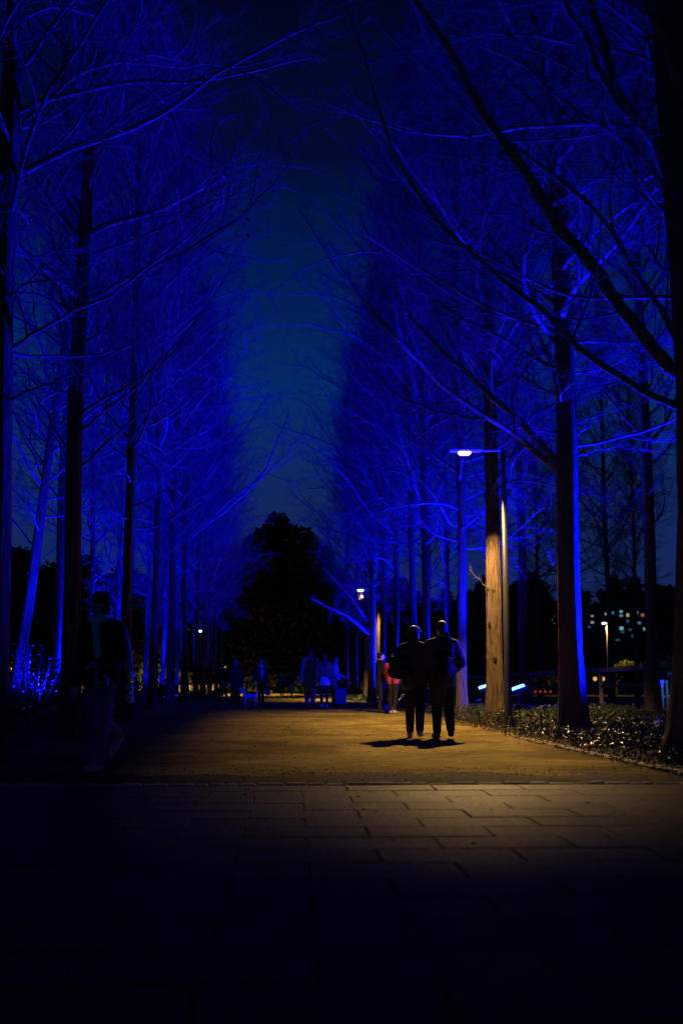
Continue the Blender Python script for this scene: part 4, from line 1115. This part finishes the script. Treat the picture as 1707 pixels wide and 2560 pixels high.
MB().tube([(-0.1, 0.0, 0.40), (-0.12, 0.10, 0.50), (-0.11, 0.22, 0.46)], [0.016] * 3, 6).tube([(0.1, 0.0, 0.40), (0.12, 0.10, 0.50), (0.11, 0.22, 0.46)], [0.016] * 3, 6).build('strap', FAB['charcoal'], t)
MB().box((0.07, -0.10, 0.33), (0.05, 0.012, 0.02), 0.003).build('buckle', M['housing'], t)
# tote bag and camera of the near walker
nx, ny = LX(262, 11.3), 11.3
t = thing('tote_bag', 'pale striped tote bag hanging at the side of the near walker', 'bag', at(nx + 0.27, ny + 0.10, 0.66))
blob('bag_body', [('c', (0, -0.10, 0.05), 0.045, (0, 0.10, 0.05), 0.045), ('c', (0, -0.09, 0.27), 0.030, (0, 0.09, 0.27), 0.030), ('c', (0, -0.1, 0.16), 0.045, (0, 0.1, 0.16), 0.045)], 0.012, FAB['pale'], t)
for yy in (-0.06, 0.0, 0.06):
    MB().box((0.045, yy, 0.15), (0.008, 0.012, 0.24), 0.002).build('stripe', FAB['navy'], t)
MB().tube([(0, -0.08, 0.28), (-0.02, -0.04, 0.5), (-0.05, 0.0, 0.72), (-0.02, 0.05, 0.5), (0, 0.08, 0.28)], [0.01] * 5, 6).build('strap', FAB['pale'], t)
t = thing('camera_device', 'small black camera held at the waist of the near walker', 'camera', at(nx + 0.06, ny - 0.30, 0.83), R(-15))
MB().box((0, 0, 0.045), (0.13, 0.05, 0.085), 0.008).build('camera_body', M['black'], t)
MB().tube([(0, -0.02, 0.045), (0, -0.10, 0.045)], [0.034, 0.036], 16).build('camera_lens', mat('lens_glass', (0.02, 0.02, 0.03), 0.08, spec=0.8), t)
MB().box((0, 0, 0.10), (0.05, 0.04, 0.03), 0.006).build('viewfinder', M['black'], t)
# suitcase
t = thing('suitcase', 'upright blue suitcase beside the woman in the pale jacket', 'suitcase', at(LX(851, 36.2), 36.2, 0.02))
MB().box((0, 0, 0.31), (0.36, 0.24, 0.50), 0.04).build('shell', FAB['bluecase'], t)
for sx_ in (-0.14, 0.14):
    for sy_ in (-0.08, 0.08):
        MB().tube([(sx_ - 0.012, sy_, 0.03), (sx_ + 0.012, sy_, 0.03)], [0.03, 0.03], 10).build('wheel', M['black'], t)
MB().tube([(-0.09, 0.08, 0.55), (-0.09, 0.08, 0.68), (0.09, 0.08, 0.68), (0.09, 0.08, 0.55)], [0.009] * 4, 6).build('handle', M['steel'], t)
# hand bag of the suited person
t = thing('hand_bag', 'small bag in the hand of the suited person', 'bag', at(LX(671, 37.8), 37.8, 0.33))
MB().box((0, 0, 0.13), (0.17, 0.09, 0.22), 0.02).build('bag_body', FAB['bluegrey'], t)
MB().tube([(-0.05, 0, 0.24), (-0.02, 0, 0.34), (0.02, 0, 0.34), (0.05, 0, 0.24)], [0.007] * 4, 6).build('handle', FAB['black'], t)
# dog
t = thing('dog', 'small dog with white head and black back beside the long coat', 'dog', at(LX(627, 37.6), 37.6, 0.02), R(10))
blob('body', [('c', (-0.13, 0, 0.33), 0.085, (0.02, 0, 0.33), 0.095), ('c', (0.02, 0, 0.33), 0.09, (0.17, 0, 0.34), 0.08), ('c', (-0.15, 0, 0.36), 0.06, (-0.23, 0, 0.47), 0.05), ('e', (-0.25, 0, 0.50), (0.075, 0.06, 0.062)), ('c', (-0.29, 0, 0.485), 0.035, (-0.345, 0, 0.47), 0.022),
              ('c', (-0.23, 0.045, 0.55), 0.018, (-0.215, 0.06, 0.49), 0.022), ('c', (-0.23, -0.045, 0.55), 0.018, (-0.215, -0.06, 0.49), 0.022),
              ('c', (-0.13, 0.05, 0.28), 0.04, (-0.125, 0.05, 0.15), 0.024), ('c', (-0.125, 0.05, 0.15), 0.023, (-0.13, 0.05, 0.02), 0.02), ('c', (-0.13, -0.05, 0.28), 0.04, (-0.16, -0.05, 0.15), 0.024), ('c', (-0.16, -0.05, 0.15), 0.023, (-0.15, -0.05, 0.02), 0.02),
              ('c', (0.16, 0.05, 0.30), 0.055, (0.13, 0.05, 0.20), 0.035), ('c', (0.13, 0.05, 0.20), 0.032, (0.19, 0.05, 0.12), 0.021), ('c', (0.19, 0.05, 0.12), 0.02, (0.17, 0.05, 0.02), 0.02),
              ('c', (0.16, -0.05, 0.30), 0.055, (0.15, -0.05, 0.20), 0.035), ('c', (0.15, -0.05, 0.20), 0.032, (0.22, -0.05, 0.12), 0.021), ('c', (0.22, -0.05, 0.12), 0.02, (0.21, -0.05, 0.02), 0.02),
              ('c', (0.22, 0, 0.38), 0.025, (0.30, 0, 0.50), 0.016)], 0.013, FAB['white'], t, 3)
blob('dark_saddle', [('c', (-0.10, 0, 0.36), 0.085, (0.16, 0, 0.37), 0.080)], 0.013, FAB['black'], t, 3)
# pram
t = thing('pram', 'pram on small wheels in front of the person in pink', 'pram', at(LX(998, 29.4), 29.4, 0.02), R(-75))
blob('seat', [('c', (-0.16, 0.1, 0.62), 0.16, (0.16, 0.1, 0.62), 0.16), ('c', (-0.16, -0.1, 0.82), 0.14, (0.16, -0.1, 0.82), 0.14)], 0.025, FAB['black'], t)
for sx_ in (-0.24, 0.24):
    for sy_ in (-0.28, 0.32):
        w_ = MB().tube([(sx_ - 0.02, sy_, 0.10), (sx_ + 0.02, sy_, 0.10)], [0.10, 0.10], 16).build('wheel', M['black'], t)
        MB().tube([(sx_ - 0.026, sy_, 0.10), (sx_ + 0.026, sy_, 0.10)], [0.06, 0.06], 12).build('rim', FAB['grey'], w_)
    MB().tube([(sx_, -0.28, 0.10), (sx_, 0.05, 0.5), (sx_, 0.42, 1.0)], [0.014] * 3, 6).tube([(sx_, 0.32, 0.10), (sx_, 0.05, 0.5)], [0.014] * 2, 6).build('frame', M['steel'], t)
MB().tube([(-0.24, 0.42, 1.0), (0.24, 0.42, 1.0)], [0.018] * 2, 8).build('handle', M['black'], t)


# branch scars on the trunk lit by the near lamp
tr = next(o for o in C.objects if o.get('label') == SPECIAL[('R', 2)])
tx, ty = RIGHT[2][0], RIGHT[2][1]
for k, (px_, py_, r_k) in enumerate(((1229, 1368, 0.035), (1226, 1300, 0.03), (1232, 1480, 0.045), (1236, 1650, 0.05), (1222, 1560, 0.03))):
    p = P(px_, py_, ty - 0.16)
    blob('branch_scar', [('c', (p[0] - tx, p[1] - ty - 0.01, p[2] - 0.7 * r_k), r_k * 0.75, (p[0] - tx, p[1] - ty - 0.02, p[2] + 0.7 * r_k), r_k)], 0.012, M['dark_brown'], tr, 2)
